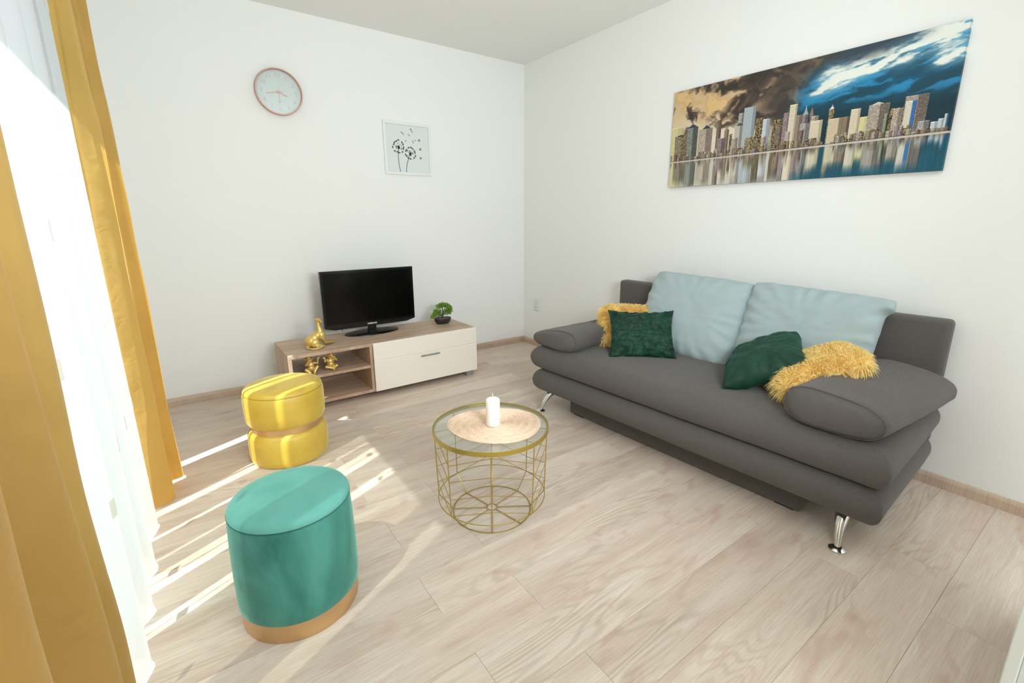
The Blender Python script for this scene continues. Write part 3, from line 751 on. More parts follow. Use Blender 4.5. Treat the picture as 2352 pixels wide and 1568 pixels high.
# ------------------------------------------------------------------ poufs
def pouf_profile(r, z0, z1, bulge, top_r=0.02, under=0.015, n=14):
    pts = [(r * 0.9, z0), (r - under * .5, z0 + 0.002)]
    for i in range(n + 1):
        t = i / n; pts.append((r + bulge * math.sin(PI * t) ** 0.8, z0 + 0.012 + (z1 - z0 - 0.030) * t))
    return pts
M_gband = simple('brushed_gold_band', '#D2AC7C', 0.36, 0.75, var=0.05, vscale=5)
def velvet_body(name, prof, mat, parent, wr=0.0014, seed=0):
    g = G().lathe(prof, 96)
    g.v = [(x * (1 + wr * 3 * nz(x * 9 + seed, y * 9, z * 5)), y * (1 + wr * 3 * nz(x * 9 + seed, y * 9, z * 5)), z) for x, y, z in g.v]
    return g.obj(name, mat, parent, angle=50)
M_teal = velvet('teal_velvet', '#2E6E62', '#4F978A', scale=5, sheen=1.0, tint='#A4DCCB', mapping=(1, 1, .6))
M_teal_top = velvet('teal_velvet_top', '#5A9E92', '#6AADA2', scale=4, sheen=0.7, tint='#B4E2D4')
M_mus = velvet('mustard_velvet', '#BF9E36', '#CFB048', scale=4, sheen=0.9, tint='#FFF0A8', rough=0.42, spec=0.5)

p1 = empty('pouf', 'teal green velvet pouf with a wide gold band round its foot', 'pouf', (-2.612, -2.296, 0))
R = 0.180
G().lathe([(R - .012, 0), (R - .004, 0.001), (R - .004, 0.062), (R - .012, 0.064)], 96).obj('base_band', M_gband, p1)
prof = [(R - .02, 0.0615), (R - .002, 0.0625), (R + .002, 0.068), (R + .003, 0.10), (R + .003, 0.2), (R + .001, 0.30), (R - .002, 0.36), (R - .004, 0.376), (R - .006, 0.3795)]
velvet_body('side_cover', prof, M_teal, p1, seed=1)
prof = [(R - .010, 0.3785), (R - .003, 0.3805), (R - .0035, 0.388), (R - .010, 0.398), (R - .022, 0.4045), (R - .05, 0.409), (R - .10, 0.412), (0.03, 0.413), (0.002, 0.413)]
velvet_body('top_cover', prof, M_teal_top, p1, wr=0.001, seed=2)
g = G().tube(circ(R - .0035, 0.3793, 96), 0.0018, 6, close=True); g.obj('seam_piping', simple('dark_teal_seam', '#1B5A4E', 0.8), p1)

p2 = empty('pouf', 'mustard yellow velvet pouf with a narrow gold band round its waist', 'pouf', (-2.447, -1.172, 0))
R = 0.190
prof = [(R - .02, 0.0), (R - .006, 0.003), (R - .001, 0.012), (R + .004, 0.04), (R + .004, 0.11), (R + .002, 0.148), (R - .008, 0.168), (R - .022, 0.176)]
velvet_body('lower_cushion', prof, M_mus, p2, seed=3)
G().lathe([(R - .03, 0.170), (R - .022, 0.1705), (R - .020, 0.172), (R - .020, 0.206), (R - .022, 0.2075), (R - .03, 0.208)], 96).obj('waist_band', M_gband, p2)
prof = [(R - .024, 0.203), (R - .010, 0.211), (R + .001, 0.228), (R + .004, 0.27), (R + .005, 0.34), (R + .003, 0.370), (R - .001, 0.379)]
velvet_body('upper_cushion', prof, M_mus, p2, seed=4)
prof = [(R - .008, 0.3785), (R - .0005, 0.3805), (R - .001, 0.388), (R - .008, 0.398), (R - .026, 0.4045), (R - .10, 0.408), (0.03, 0.409), (0.002, 0.409)]
velvet_body('top_cover', prof, M_mus, p2, wr=0.001, seed=5)
M_seam = simple('dark_seam', '#8F7423', 0.8)
g = G().tube(circ(R - .0012, 0.3797, 96), 0.0016, 6, close=True); g.obj('seam_piping', M_seam, p2)

# ------------------------------------------------------------------ TV cabinet
CAX, CAY, CANG = -2.331, -0.652, math.radians(1.2)
cab = empty('tv_cabinet', 'low light oak TV cabinet with open shelves and a cream drop front', 'cabinet', (CAX, CAY, 0), CANG)
CW, CD, CH = 1.385, 0.455, 0.398; tz = 0.022
def cb(x, y, z=0):
    c, s_ = math.cos(CANG), math.sin(CANG); return Vector((CAX + x * c - y * s_, CAY + x * s_ + y * c, z))
G().box(0, CW, 0.0, CD, CH - tz, CH, .0012).obj('top_panel', M_cab, cab, smooth=False)
M_cabv = wood_mat('light_sonoma_oak_upright', '#B99A80', '#CDB49C', '#AD8D74', sx=0.9, sy=18, rings=False, per_object=False, rough=0.5, grain=1.2)
# grain of uprights runs vertically
for nd in M_cabv.node_tree.nodes:
    if nd.type == 'MAPPING':
        s_ = nd.inputs['Scale'].default_value; nd.inputs['Scale'].default_value = (s_[1], s_[1], s_[0])
for x0 in (0.0, 0.520, CW - 0.018):
    G().box(x0, x0 + 0.020, 0.001, CD, 0.040, CH - tz, .001).obj('side_panel' if x0 != 0.520 else 'divider', M_cabv, cab, smooth=False)
G().box(0.020, 0.520, 0.004, CD - .005, 0.222, 0.242, .001).obj('shelf', M_cab, cab, smooth=False)
G().box(0.020, CW - .018, 0.002, CD, 0.040, 0.062, .001).obj('bottom_panel', M_cab, cab, smooth=False)
G().box(0.540, CW - .018, CD - .006, CD - .001, 0.062, CH - tz).obj('back_panel', M_cab, cab, smooth=False)
M_cream = simple('cream_gloss', '#F1EADF', 0.16, spec=0.5)
door = G(); fx0, fx1 = 0.541, CW + 0.001
door.box(fx0, fx1, -0.018, -0.001, 0.044, 0.2675, .0025); door.box(fx0, fx1, -0.018, -0.001, 0.2710, CH + .001, .0025)
door.box(fx0 + .003, fx1 - .003, -0.013, -0.0015, 0.262, 0.278)
dr = door.obj('drop_front', M_cream, cab, smooth=False)
M_alu = simple('brushed_steel', '#B9BDBD', 0.3, 0.9)
g = G().box(0.893, 1.047, -0.034, -0.027, 0.243, 0.253, .0015)
for xx in (0.915, 1.025): g.box(xx - .004, xx + .004, -0.028, -0.017, 0.244, 0.252)
g.obj('handle', M_alu, dr, smooth=False)
M_foot = simple('grey_foot', '#8E8F90', 0.5)
for x0, y0 in ((0.03, 0.03), (CW - 0.09, 0.0), (0.03, CD - .08), (CW - 0.09, CD - .08)):
    G().box(x0, x0 + 0.06, y0, y0 + .05, 0, 0.040, .001).obj('foot', M_foot, cab, smooth=False)

# ------------------------------------------------------------------ television
M_bez = simple('black_gloss_bezel', '#0B0B0C', 0.15, spec=0.5); M_scr = simple('dark_screen', '#030303', 0.16, spec=0.28)
tvc = Vector((-1.674, -0.317, 0)); TW, TH, TZ = 0.700, 0.425, 0.458
tv = empty('television', 'black flat-screen television, switched off, on an oval glossy foot', 'television', (tvc.x, tvc.y, CH + 0.0005), 0.024)
z0 = TZ - CH; 
g = G()
# body with the lower edge tapering at both ends
bz = z0; outl = [(-TW / 2, bz + .012), (-TW / 2 + .07, bz - .006), (TW / 2 - .07, bz - .006), (TW / 2, bz + .012), (TW / 2, bz + TH), (-TW / 2, bz + TH)]
g.ring_skin([[(x, 0.0, z) for x, z in outl][::-1], [(x, 0.028, z) for x, z in outl][::-1]])
g.obj('bezel', M_bez, tv, smooth=False)
G().box(-TW / 2 + .018, TW / 2 - .018, -0.0012, 0.001, bz + .034, bz + TH - .018, .0005).obj('screen', M_scr, tv, smooth=False)
g = G().box(-TW / 2 + .06, TW / 2 - .06, 0.028, 0.058, bz + .05, bz + TH - .07, .01); g.obj('rear_housing', M_bez, tv)
G().box(-0.032, 0.032, 0.004, 0.032, 0.008, bz + .05, .004).obj('neck', M_bez, tv)
G().lathe([(0.2050, 0.0), (0.2085, 0.003), (0.207, 0.007), (0.19, 0.010), (0.05, 0.013), (0.002, 0.013)], 72, 0, 0.012, sx=1, sy=0.50).obj('foot', M_bez, tv)
cu = bpy.data.curves.new('logo', 'FONT'); cu.body = 'SAMSUNG'; cu.size = 0.016; cu.align_x = 'CENTER'; cu.extrude = 0.0003; cu.offset = 0.0004
lo = bpy.data.objects.new('logo', cu); COL.objects.link(lo)
def text_mesh(o, name, mat, parent, loc, rot):
    dg = bpy.context.evaluated_depsgraph_get(); me = bpy.data.meshes.new_from_object(o.evaluated_get(dg)); me.name = name
    me.materials.clear(); me.materials.append(mat)
    q = bpy.data.objects.new(name, me); COL.objects.link(q); q.parent = parent; q.location = loc; q.rotation_euler = rot
    bpy.data.objects.remove(o); return q
text_mesh(lo, 'logo', simple('logo_silver', '#E6E6E6', 0.3), tv, (0.0, -0.0006, bz + .008), (PI / 2, 0, 0))
g = G().tube([(-0.225, 0.014, bz - .004), (-0.225, 0.014, bz - .022)], 0.0025, 8); g.obj('ir_sensor', M_bez, tv)

# ------------------------------------------------------------------ bonsai
pot_c = Vector((-1.098, -0.352, CH + .0005))
bon = empty('potted_bonsai', 'small artificial bonsai tree in a black oval bowl at the right end of the cabinet', 'plant', pot_c, 0.05)
M_pot = simple('black_pot', '#262627', 0.55, bump=0.3, bscale=90)
rp = 0.0745
G().lathe([(rp * .60, 0), (rp * .66, 0.001), (rp * .86, 0.014), (rp * .97, 0.032), (rp, 0.047), (rp * .985, 0.0485), (rp * .93, 0.047), (rp * .91, 0.041), (rp * .02, 0.040)], 56, sx=1, sy=0.66).obj('bowl', M_pot, bon)
g = G(); r_ = random.Random(3)
for i in range(150):
    a = r_.random() * 2 * PI; q = math.sqrt(r_.random()) * rp * 0.86
    g.ball((q * math.cos(a), q * .64 * math.sin(a), 0.0415 + r_.random() * .003), r_.uniform(.002, .0038), 4)
o = g.obj('gravel', simple('gravel', '#8A7358', 0.9, var=0.6, vscale=120), bon); o['kind'] = 'stuff'
M_bark = simple('bark', '#4A443E', 0.9, bump=0.5, bscale=150)
clusters = [(-.031, .0, .148, .026), (-.008, .0, .153, .024), (.012, .01, .156, .025), (.035, -.004, .150, .026), (.055, .0, .138, .022), (.070, .004, .122, .023), (.063, -.006, .100, .025), (.042, -.01, .103, .024), (.028, -.014, .088, .02), (.066, .004, .080, .014), (-.061, .0, .110, .022), (-.043, -.006, .095, .023), (-.070, -.004, .086, .022), (-.088, -.006, .072, .018), (-.100, -.008, .062, .013), (-.030, .008, .086, .017), (-.018, .004, .103, .012)]
g = G()
g.tube([(-.004, 0, .038), (-.003, 0, .055), (.004, 0, .075), (.006, 0, .10), (.000, 0, .125), (.002, 0, .150)], [.0085, .0075, .006, .005, .004, .002], 10)
for e in ((-.04, 0, .095), (-.075, 0, .085), (.045, -.005, .10), (.065, 0, .12), (.03, 0, .15), (-.03, 0, .145), (-.095, -.004, .068)):
    g.tube([(.003, 0, .07), ((e[0]) * .5, e[1] * .5, (e[2] + .07) / 2 - .004), e], [.004, .0028, .0012], 6)
g.obj('trunk', M_bark, bon)
M_leaf, nt, b = new_mat('bonsai_leaf'); oi = N(nt, 'ShaderNodeTexCoord'); nn_ = N(nt, 'ShaderNodeTexNoise', i_Scale=90.0, i_Detail=2.0); nt.links.new(oi.outputs['Object'], nn_.inputs['Vector'])
rr_ = N(nt, 'ShaderNodeValToRGB'); rr_.color_ramp.elements[0].position = .35; rr_.color_ramp.elements[1].position = .62
rr_.color_ramp.elements[0].color = (*lin('#4A7524'), 1); rr_.color_ramp.elements[1].color = (*lin('#9CC650'), 1); nt.links.new(nn_.outputs[0], rr_.inputs[0]); nt.links.new(rr_.outputs[0], b.inputs['Base Color']); b.inputs['Roughness'].default_value = .5
g = G()
for (cx_, cy_, cz_, cr_) in clusters:
    for i in range(int(420 * (cr_ / .024) ** 2)):
        d_ = Vector((r_.gauss(0, 1), r_.gauss(0, 1), r_.gauss(0, 1))).normalized(); rad_ = cr_ * r_.uniform(.35, 1.12)
        p = Vector((cx_, cy_, cz_)) + Vector((d_.x * rad_, d_.y * rad_, d_.z * rad_ * .62))
        ld = (d_ + Vector((r_.uniform(-.6, .6), r_.uniform(-.6, .6), r_.uniform(0, .8)))).normalized(); sd2 = ld.cross(Vector((r_.uniform(-1, 1), r_.uniform(-1, 1), r_.uniform(-1, 1)))).normalized()
        Lf = r_.uniform(.007, .011); w = .0021
        g.add([tuple(p), tuple(p + ld * Lf * .5 + sd2 * w), tuple(p + ld * Lf), tuple(p + ld * Lf * .5 - sd2 * w)], [(0, 1, 2, 3)])
o = g.obj('foliage', M_leaf, bon, angle=180); o['kind'] = 'stuff'

# ------------------------------------------------------------------ golden figurines
M_figure = simple('gold_paint', '#DDBE72', 0.42, 0.6, var=0.08, vscale=40, bump=0.1, bscale=120)
def V3(px, pz, sc_, ox, oz, y=0.0): return ((px - ox) / sc_, y, (oz - pz) / sc_)
# lying hound with raised head
g = G(); D = lambda px, pz, y=0.0: V3(px, pz, 2350, 850, 590, y)
g.ball((-.022, .010, .046), (.042, .040, .044)); g.ball((.000, .012, .070), (.036, .034, .034)); g.ball((.020, .014, .082), (.034, .029, .030))
g.ball((.044, .014, .078), (.028, .026, .036)); g.ball((.040, .014, .104), (.024, .022, .026))
g.cone((.040, .014, .108), (.034, .014, .142), .021, .0145); g.cone((.034, .014, .142), (.034, .013, .176), .0145, .0115)
g.ball((.034, .010, .188), (.0135, .0155, .0135)); g.cone((.037, .004, .188), (.046, -.022, .180), .010, .0065)
g.cone((.026, .016, .194), (.016, .019, .192), .0060, .0042); g.cone((.016, .019, .192), (.014, .018, .183), .0045, .003)
g.cone((.040, .016, .196), (.049, .018, .196), .0056, .004); g.cone((.049, .018, .196), (.052, .016, .188), .0042, .003)
for dy in (-.010, .018):
    g.cone((.052, .018 + dy, .060), (.068, .030 + dy, .028), .017, .012); g.cone((.068, .030 + dy, .026), (.118, .070 + dy, .012), .0115, .0075); g.cone((.118, .070 + dy, .010), (.136, .084 + dy, .008), .0085, .007)
g.ball((-.005, -.022, .036), (.030, .016, .032)); g.cone((.004, -.030, .020), (.034, -.022, .016), .013, .010); g.cone((.034, -.026, .012), (.058, -.012, .010), .009, .006)
g.tube([(-.052, .012, .022), (-.050, -.020, .009), (-.028, -.040, .006), (.0, -.046, .006), (.024, -.040, .006), (.034, -.034, .008)], [.009, .009, .0075, .0065, .005, .003], 10)
dog = remesh(g, 'hound_figurine', M_figure, None, 0.0022, 3); dog.location = (*cb(0.195, 0.112)[:2], CH + .0005); dog.rotation_euler = (0, 0, 0.0)
tag(dog, 'golden hound figurine lying with raised head on the left end of the cabinet', 'figurine')
# monkey covering its eyes
def monkey(kind):
    g = G()
    g.ball((0, 0, .030), (.029, .025, .029)); g.ball((0, .002, .056), (.025, .021, .027)); g.ball((0, -.009, .040), (.022, .021, .021))
    g.ball((0, .002, .078), (.012, .012, .012))
    hx = -.008 if kind == 1 else .006
    g.ball((hx, .0, .099), (.0235, .021, .023)); g.ball((hx + .001, -.017, .092), (.013, .010, .009)); g.ball((hx - .008, -.019, .104), .0042, 6); g.ball((hx + .008, -.019, .104), .0042, 6); g.ball((hx + .002, .004, .108), (.019, .017, .015))
    for s_ in (-1, 1): g.ball((hx + s_ * .0235, .003, .099), (.007, .004, .009))
    if kind == 1:
        g.cone((-.022, .0, .070), (-.032, -.018, .066), .0088, .0075); g.cone((-.032, -.018, .066), (-.012, -.030, .100), .0075, .006); g.ball((-.004, -.026, .100), (.012, .005, .0065))
        g.cone((.022, .0, .070), (.042, -.008, .066), .0088, .0072); g.cone((.042, -.008, .066), (.046, -.012, .096), .0070, .0055); g.cone((.046, -.012, .098), (.058, -.012, .108), .0050, .0028); g.cone((.046, -.012, .098), (.055, -.012, .097), .004, .0025)
        legs = ((-.034, .034), (.036, .044))
    else:
        g.cone((.020, .0, .072), (.036, -.016, .066), .0092, .0078); g.cone((.036, -.016, .066), (.022, -.026, .090), .0078, .006); g.ball((.012, -.024, .092), (.008, .006, .008))
        g.cone((-.020, .0, .070), (-.036, -.008, .062), .0088, .0072); g.cone((-.036, -.008, .062), (-.038, -.012, .086), .0068, .0055); g.cone((-.038, -.012, .088), (-.050, -.012, .088), .0048, .003); g.cone((-.038, -.012, .088), (-.042, -.012, .098), .0042, .0025)
        legs = ((-.034, .026), (.034, .026))
    for (kx, kz), s_ in zip(legs, (-1, 1)):
        g.cone((s_ * .014, -.004, .018), (kx, -.020, kz), .0155, .012)
        fx = s_ * .010 if kind == 1 else s_ * -.004 + .010
        g.cone((kx, -.020, kz), (fx, -.034, .010), .0108, .0080); g.ball((fx + s_ * .002, -.040, .0065), (.0085, .012, .0062))
    return g
m1 = remesh(monkey(1), 'monkey_figurine', M_figure, None, 0.0016, 2); p = cb(0.142, 0.068); m1.location = (p.x, p.y, 0.2425)
tag(m1, 'golden monkey figurine covering its eyes, left one on the cabinet shelf', 'figurine', 'golden monkey figurines')
m2 = remesh(monkey(2), 'monkey_figurine', M_figure, None, 0.0016, 2); p = cb(0.272, 0.082); m2.location = (p.x, p.y, 0.2425)
tag(m2, 'golden monkey figurine holding its nose, right one on the cabinet shelf', 'figurine', 'golden monkey figurines')

# ------------------------------------------------------------------ wall clock
clk = empty('wall_clock', 'round wall clock with a rose gold rim and thin pink numerals', 'clock', (-2.096, 0, 2.090))
M_rose = simple('rose_gold', '#C79B86', 0.3, 0.7); M_face = simple('clock_face', '#DDE6E6', 0.6); M_num = simple('pale_pink_print', '#D9AFA6', 0.5); M_hand = simple('rose_hand', '#E59A86', 0.35, 0.2)
def disc_rings(prof, n=96):
    return [[(r * math.cos(2 * PI * i / n), -y, r * math.sin(2 * PI * i / n)) for i in range(n)] for r, y in prof]
RC = 0.147
g = G(); g.ring_skin(disc_rings([(RC - .008, .001), (RC, .001), (RC, .034), (RC - .002, .037), (RC - .006, .037), (RC - .0075, .034), (RC - .008, .012)]), close=True); g.obj('rim', M_rose, clk)
g = G(); g.ring_skin(disc_rings([(RC - .007, .002), (RC - .007, .014), (.001, .014)])); g.obj('dial', M_face, clk)
for h in range(1, 13):
    cu = bpy.data.curves.new('numeral', 'FONT'); cu.body = str(h); cu.size = 0.036; cu.align_x = 'CENTER'; cu.align_y = 'CENTER'; cu.extrude = 0.0002; cu.offset = -0.0006
    to = bpy.data.objects.new('numeral', cu); COL.objects.link(to); a = PI / 2 - h * PI / 6
    text_mesh(to, 'numeral', M_num, clk, (0.107 * math.cos(a), -0.0143, 0.107 * math.sin(a)), (PI / 2, 0, 0))
g = G()
for k in range(60):
    a = k * PI / 30; c_, s_ = math.cos(a) * .131, math.sin(a) * .131; w = .0009
    g.box(c_ - w, c_ + w, -.0147, -.014, s_ - w, s_ + w)
g.obj('minute_marks', M_num, clk, smooth=False)
cu = bpy.data.curves.new('print', 'FONT'); cu.body = 'QUARTZ'; cu.size = 0.009; cu.align_x = 'CENTER'; cu.extrude = 0.0002
to = bpy.data.objects.new('print', cu); COL.objects.link(to); text_mesh(to, 'dial_print', M_num, clk, (0, -0.0143, -0.062), (PI / 2, 0, 0))
def hand(name, ang, L, w, y, tail=0.02):
    a = PI / 2 - ang; d_ = Vector((math.cos(a), 0, math.sin(a))); s_ = Vector((-d_.z, 0, d_.x)); g = G()
    P = [(-tail, w * .8), (L, w * .8)]
    v = []
    for yy in (y, y - .0012):
        for q, ww in P:
            v += [tuple(d_ * q + s_ * ww + Vector((0, yy, 0))), tuple(d_ * q - s_ * ww + Vector((0, yy, 0)))]
    g.add(v, [(0, 1, 3, 2), (4, 6, 7, 5), (0, 4, 5, 1), (2, 3, 7, 6), (0, 2, 6, 4), (1, 5, 7, 3)]); g.obj(name, M_hand, clk, smooth=False)
hand('minute_hand', math.radians(260), 0.082, .0026, -.018); hand('hour_hand', math.radians(112), 0.056, .0034, -.016); hand('second_hand', math.radians(181), 0.072, .0008, -.020, 0.03)
g = G(); g.ring_skin(disc_rings([(.006, .014), (.006, .0225), (.001, .0225)], 24)); g.obj('hub', M_hand, clk)
g = G(); g.ring_skin(disc_rings([(RC - .0078, .030), (RC - .0078, .0312), (.001, .0312)])); g.obj('cover_glass', thin_glass('clock_glass', (0.98, 0.99, 0.99)), clk)

# ------------------------------------------------------------------ painted panels (flat prints carried as colour attributes)
def print_mesh(name, rgb, to_xyz, parent, rough=0.5):
    h, w, _ = rgb.shape
    ii, jj = np.meshgrid(np.arange(w), np.arange(h)); P = to_xyz(ii / (w - 1), jj / (h - 1)).reshape(-1, 3)
    me = bpy.data.meshes.new(name); nf = (w - 1) * (h - 1)
    a = (np.arange(h - 1)[:, None] * w + np.arange(w - 1)[None]).ravel()
    q = np.stack([a, a + 1, a + 1 + w, a + w], -1).astype(np.int32)
    me.vertices.add(w * h); me.vertices.foreach_set('co', P.astype(np.float32).ravel())
    me.loops.add(nf * 4); me.loops.foreach_set('vertex_index', q.ravel()); me.polygons.add(nf)
    me.polygons.foreach_set('loop_start', (np.arange(nf) * 4).astype(np.int32)); me.update(calc_edges=True)
    ca = me.color_attributes.new('print', 'FLOAT_COLOR', 'POINT'); c = np.ones((w * h, 4), np.float32)
    s = rgb.reshape(-1, 3); c[:, :3] = np.where(s <= 0.04045, s / 12.92, ((np.clip(s, 0, 1) + 0.055) / 1.055) ** 2.4); ca.data.foreach_set('color', c.ravel())
    m, nt, b = new_mat(name + '_ink'); at = N(nt, 'ShaderNodeAttribute'); at.attribute_name = 'print'; nt.links.new(at.outputs['Color'], b.inputs['Base Color'])
    b.inputs['Roughness'].default_value = rough; b.inputs['Specular IOR Level'].default_value = 0.25
    me.materials.append(m); o = bpy.data.objects.new(name, me); COL.objects.link(o); o.parent = parent; return o
def vnoise(X_, Y_, seed):
    def hsh(i, j):
        v = np.sin(i * 127.1 + j * 311.7 + seed * 74.7) * 43758.5453; return v - np.floor(v)
    i, j = np.floor(X_), np.floor(Y_); f, g_ = X_ - i, Y_ - j; f = f * f * (3 - 2 * f); g_ = g_ * g_ * (3 - 2 * g_)
    return (hsh(i, j) * (1 - f) + hsh(i + 1, j) * f) * (1 - g_) + (hsh(i, j + 1) * (1 - f) + hsh(i + 1, j + 1) * f) * g_
def fbm(X_, Y_, seed, o=5):
    s = 0; a = 0.5; t = 0
    for k in range(o): s = s + a * vnoise(X_ * 2 ** k, Y_ * 2 ** k, seed + k * 3); t += a; a *= 0.55
    return s / t
def hx(h): return np.array([int(h[i:i + 2], 16) / 255 for i in (0, 2, 4)])
def sstep(a, b, x): t = np.clip((x - a) / (b - a), 0, 1); return t * t * (3 - 2 * t)

W_, H_ = 820, 340
U, V = np.meshgrid(np.linspace(0, 1, W_), np.linspace(0, 1, H_))
def mixc(A, B, m): return A * (1 - m[..., None]) + B * m[..., None]
img = np.zeros((H_, W_, 3))
wv = fbm(U * 5, V * 3, 3) - .5
one = np.ones_like(img)
# warm half: torn brown clouds over a glowing beige sky
cl = fbm(U * 14 + wv * 3, V * 7 + wv * 4, 11, 6); cl2 = fbm(U * 26, V * 13 + 5, 41, 5)
warm = mixc(one * hx('D2C6B4'), one * hx('C79E66'), np.clip(sstep(.50, .80, V + wv * .4) * (.55 + 1.1 * (cl2 - .3)), 0, 1))
warm = mixc(warm, one * hx('E2C48E'), sstep(.52, .62, cl2) * sstep(.55, .75, V) * .6)
thr = .60 - .12 * sstep(.10, .42, U) - .10 * sstep(.55, 1.0, V) + .16 * sstep(.62, .48, V)
warm = mixc(warm, one * hx('8A7662'), sstep(thr - .04, thr + .02, cl) * .8)
warm = mixc(warm, one * hx('57493E'), sstep(thr + .02, thr + .10, cl))
warm = mixc(warm, one * hx('3C3531'), sstep(thr + .08, thr + .2, cl))
# cold half: deep blue with long, torn white clouds rising to the right
sl = V - 0.34 * (U - .6)
st = fbm(U * 9 + wv * 2, sl * 16 + wv * 3, 21, 6); st2 = fbm(U * 22, sl * 34 + wv * 2, 29, 5)
cold = mixc(one * hx('1B3B47'), one * hx('1F6F98'), sstep(.50, .80, V + wv * .25 + (st - .5) * .3))
cold = mixc(cold, one * hx('2E8EC0'), sstep(.42, .62, st) * sstep(.52, .66, V + .05 * (U - .8)) * .85)
cold = mixc(cold, one * hx('1D4454'), sstep(.52, .40, st) * .7)
def cloud(center, width, u0, u1, amount):
    d = (sl - center - .05 * (st - .5) - wv * .12) / width
    return np.exp(-d * d) * sstep(u0, u0 + .06, U) * (1 - sstep(u1, u1 + .1, U)) * amount
c1 = cloud(.80, .085, .58, .97, 1.25) + cloud(.73, .04, .62, .80, .7) + cloud(.66, .05, .90, 1.1, 1.3) + cloud(.86, .05, .86, 1.1, .9) + cloud(.70, .035, .555, .60, 1.1)
m_ = np.clip(c1 * (0.35 + 1.7 * (st2 - .28)) , 0, 1)
cold = mixc(cold, one * hx('8FB4C4'), np.clip(m_ * 1.6, 0, 1) * .7); cold = mixc(cold, one * hx('E3E8E0'), sstep(.38, .85, m_))
top_dark = sstep(.86, .97, V - .30 * (U - .62) + wv * .2) * (1 - sstep(.84, .95, U))
cold = mixc(cold, one * hx('39434C'), top_dark * .92); cold = mixc(cold, one * hx('54402F'), top_dark * (1 - sstep(.60, .72, U)) * .6)
mid = sstep(.46, .58, U - .10 * (V - .6) + wv * .3)
img = mixc(warm, cold, mid)
dk = np.exp(-((U - .475 - (V - .75) * .18 + wv * .1) / .088) ** 2) * sstep(.52, .66, V + .3 * (U - .47))
img = mixc(img, one * hx('423B38'), np.clip(dk * (1.0 + .9 * (cl - .5)), 0, 1))
horizon_pale = sstep(.60, .44, V) * (1 - sstep(.40, .54, U)); img = mixc(img, one * hx('DCD3BE'), horizon_pale * .7)
img = mixc(img, one * hx('16323C'), sstep(.58, .44, V) * sstep(.50, .60, U) * .75)
sky = img.copy()
# skyline
BL = [(0.0, 0.059, 0.63, 'Y'), (0.019, 0.082, 0.537, 'g'), (0.082, 0.137, 0.609, 't'), (0.141, 0.208, 0.576, 'B'), (0.226, 0.248, 0.634, 'b'), (0.264, 0.284, 0.532, 'T'), (0.288, 0.3, 0.483, 'd'), (0.321, 0.348, 0.664, 'G'), (0.309, 0.351, 0.551, 'L'), (0.343, 0.393, 0.703, 'S'), (0.397, 0.436, 0.588, 'd'), (0.425, 0.453, 0.57, 'W'), (0.465, 0.504, 0.547, 'd'), (0.478, 0.51, 0.484, 'b'), (0.503, 0.532, 0.593, 'm'), (0.55, 0.57, 0.556, 'p'), (0.57, 0.592, 0.554, 'm'), (0.597, 0.611, 0.539, 'b'), (0.602, 0.627, 0.529, 'B'), (0.567, 0.603, 0.478, 'G'), (0.523, 0.551, 0.652, 'C'), (0.515, 0.533, 0.429, 'P'), (0.567, 0.582, 0.424, 'b'), (0.235, 0.271, 0.453, 'm'), (0.302, 0.326, 0.441, 'B'), (0.358, 0.4, 0.427, 'g'), (0.424, 0.445, 0.416, 'B'), (0.659, 0.676, 0.565, 'g'), (0.602, 0.643, 0.487, 'C'), (0.706, 0.734, 0.481, 'v'), (0.662, 0.707, 0.482, 'V'), (0.755, 0.789, 0.461, 'Y'), (0.729, 0.758, 0.53, 'C'), (0.78, 0.839, 0.541, 'H'), (0.828, 0.842, 0.46, 'Z'), (0.841, 0.884, 0.489, 'd'), (0.85, 0.877, 0.483, 'B'), (0.878, 0.938, 0.559, 'H'), (0.88, 0.909, 0.524, 'U'), (0.919, 0.95, 0.37, 'G'), (0.952, 0.972, 0.354, 'W'), (0.97, 0.986, 0.37, 'W'), (0.983, 0.993, 0.399, 'U')]
CC = {'Y': ('D9CF9A', 'C9C08E'), 'g': ('6F6A60', '3E3A34'), 't': ('7C8078', '4F544C'), 'B': ('A89C8C', '7E7468'), 'b': ('7A685A', '5A4A40'), 'T': ('9C8C70', '7A6A54'), 'd': ('3C362C', '25211C'), 'G': ('9C9A96', '6E6C6A'), 'L': ('BDB9AC', '8E8A80'), 'S': ('AEB9BE', '8C979C'), 'W': ('C9CED2', '9AA4AC'), 'm': ('8E7F80', '6A5C5E'), 'p': ('A08C84', '80706A'), 'C': ('D9CDB4', 'B7A98E'), 'P': ('C4B2AC', '9C8A86'), 'v': ('8C7A68', '5E5044'), 'V': ('D0C0A4', '8C7C68'), 'H': ('A69A8E', '6E645C'), 'Z': ('8E9A7C', '34382E'), 'U': ('E2DCCC', '3F78B0')}
rs = np.random.default_rng(5); shore = 0.272
ip = lambda u: int(round(u * (W_ - 1))); jp = lambda v: int(round(v * (H_ - 1)))
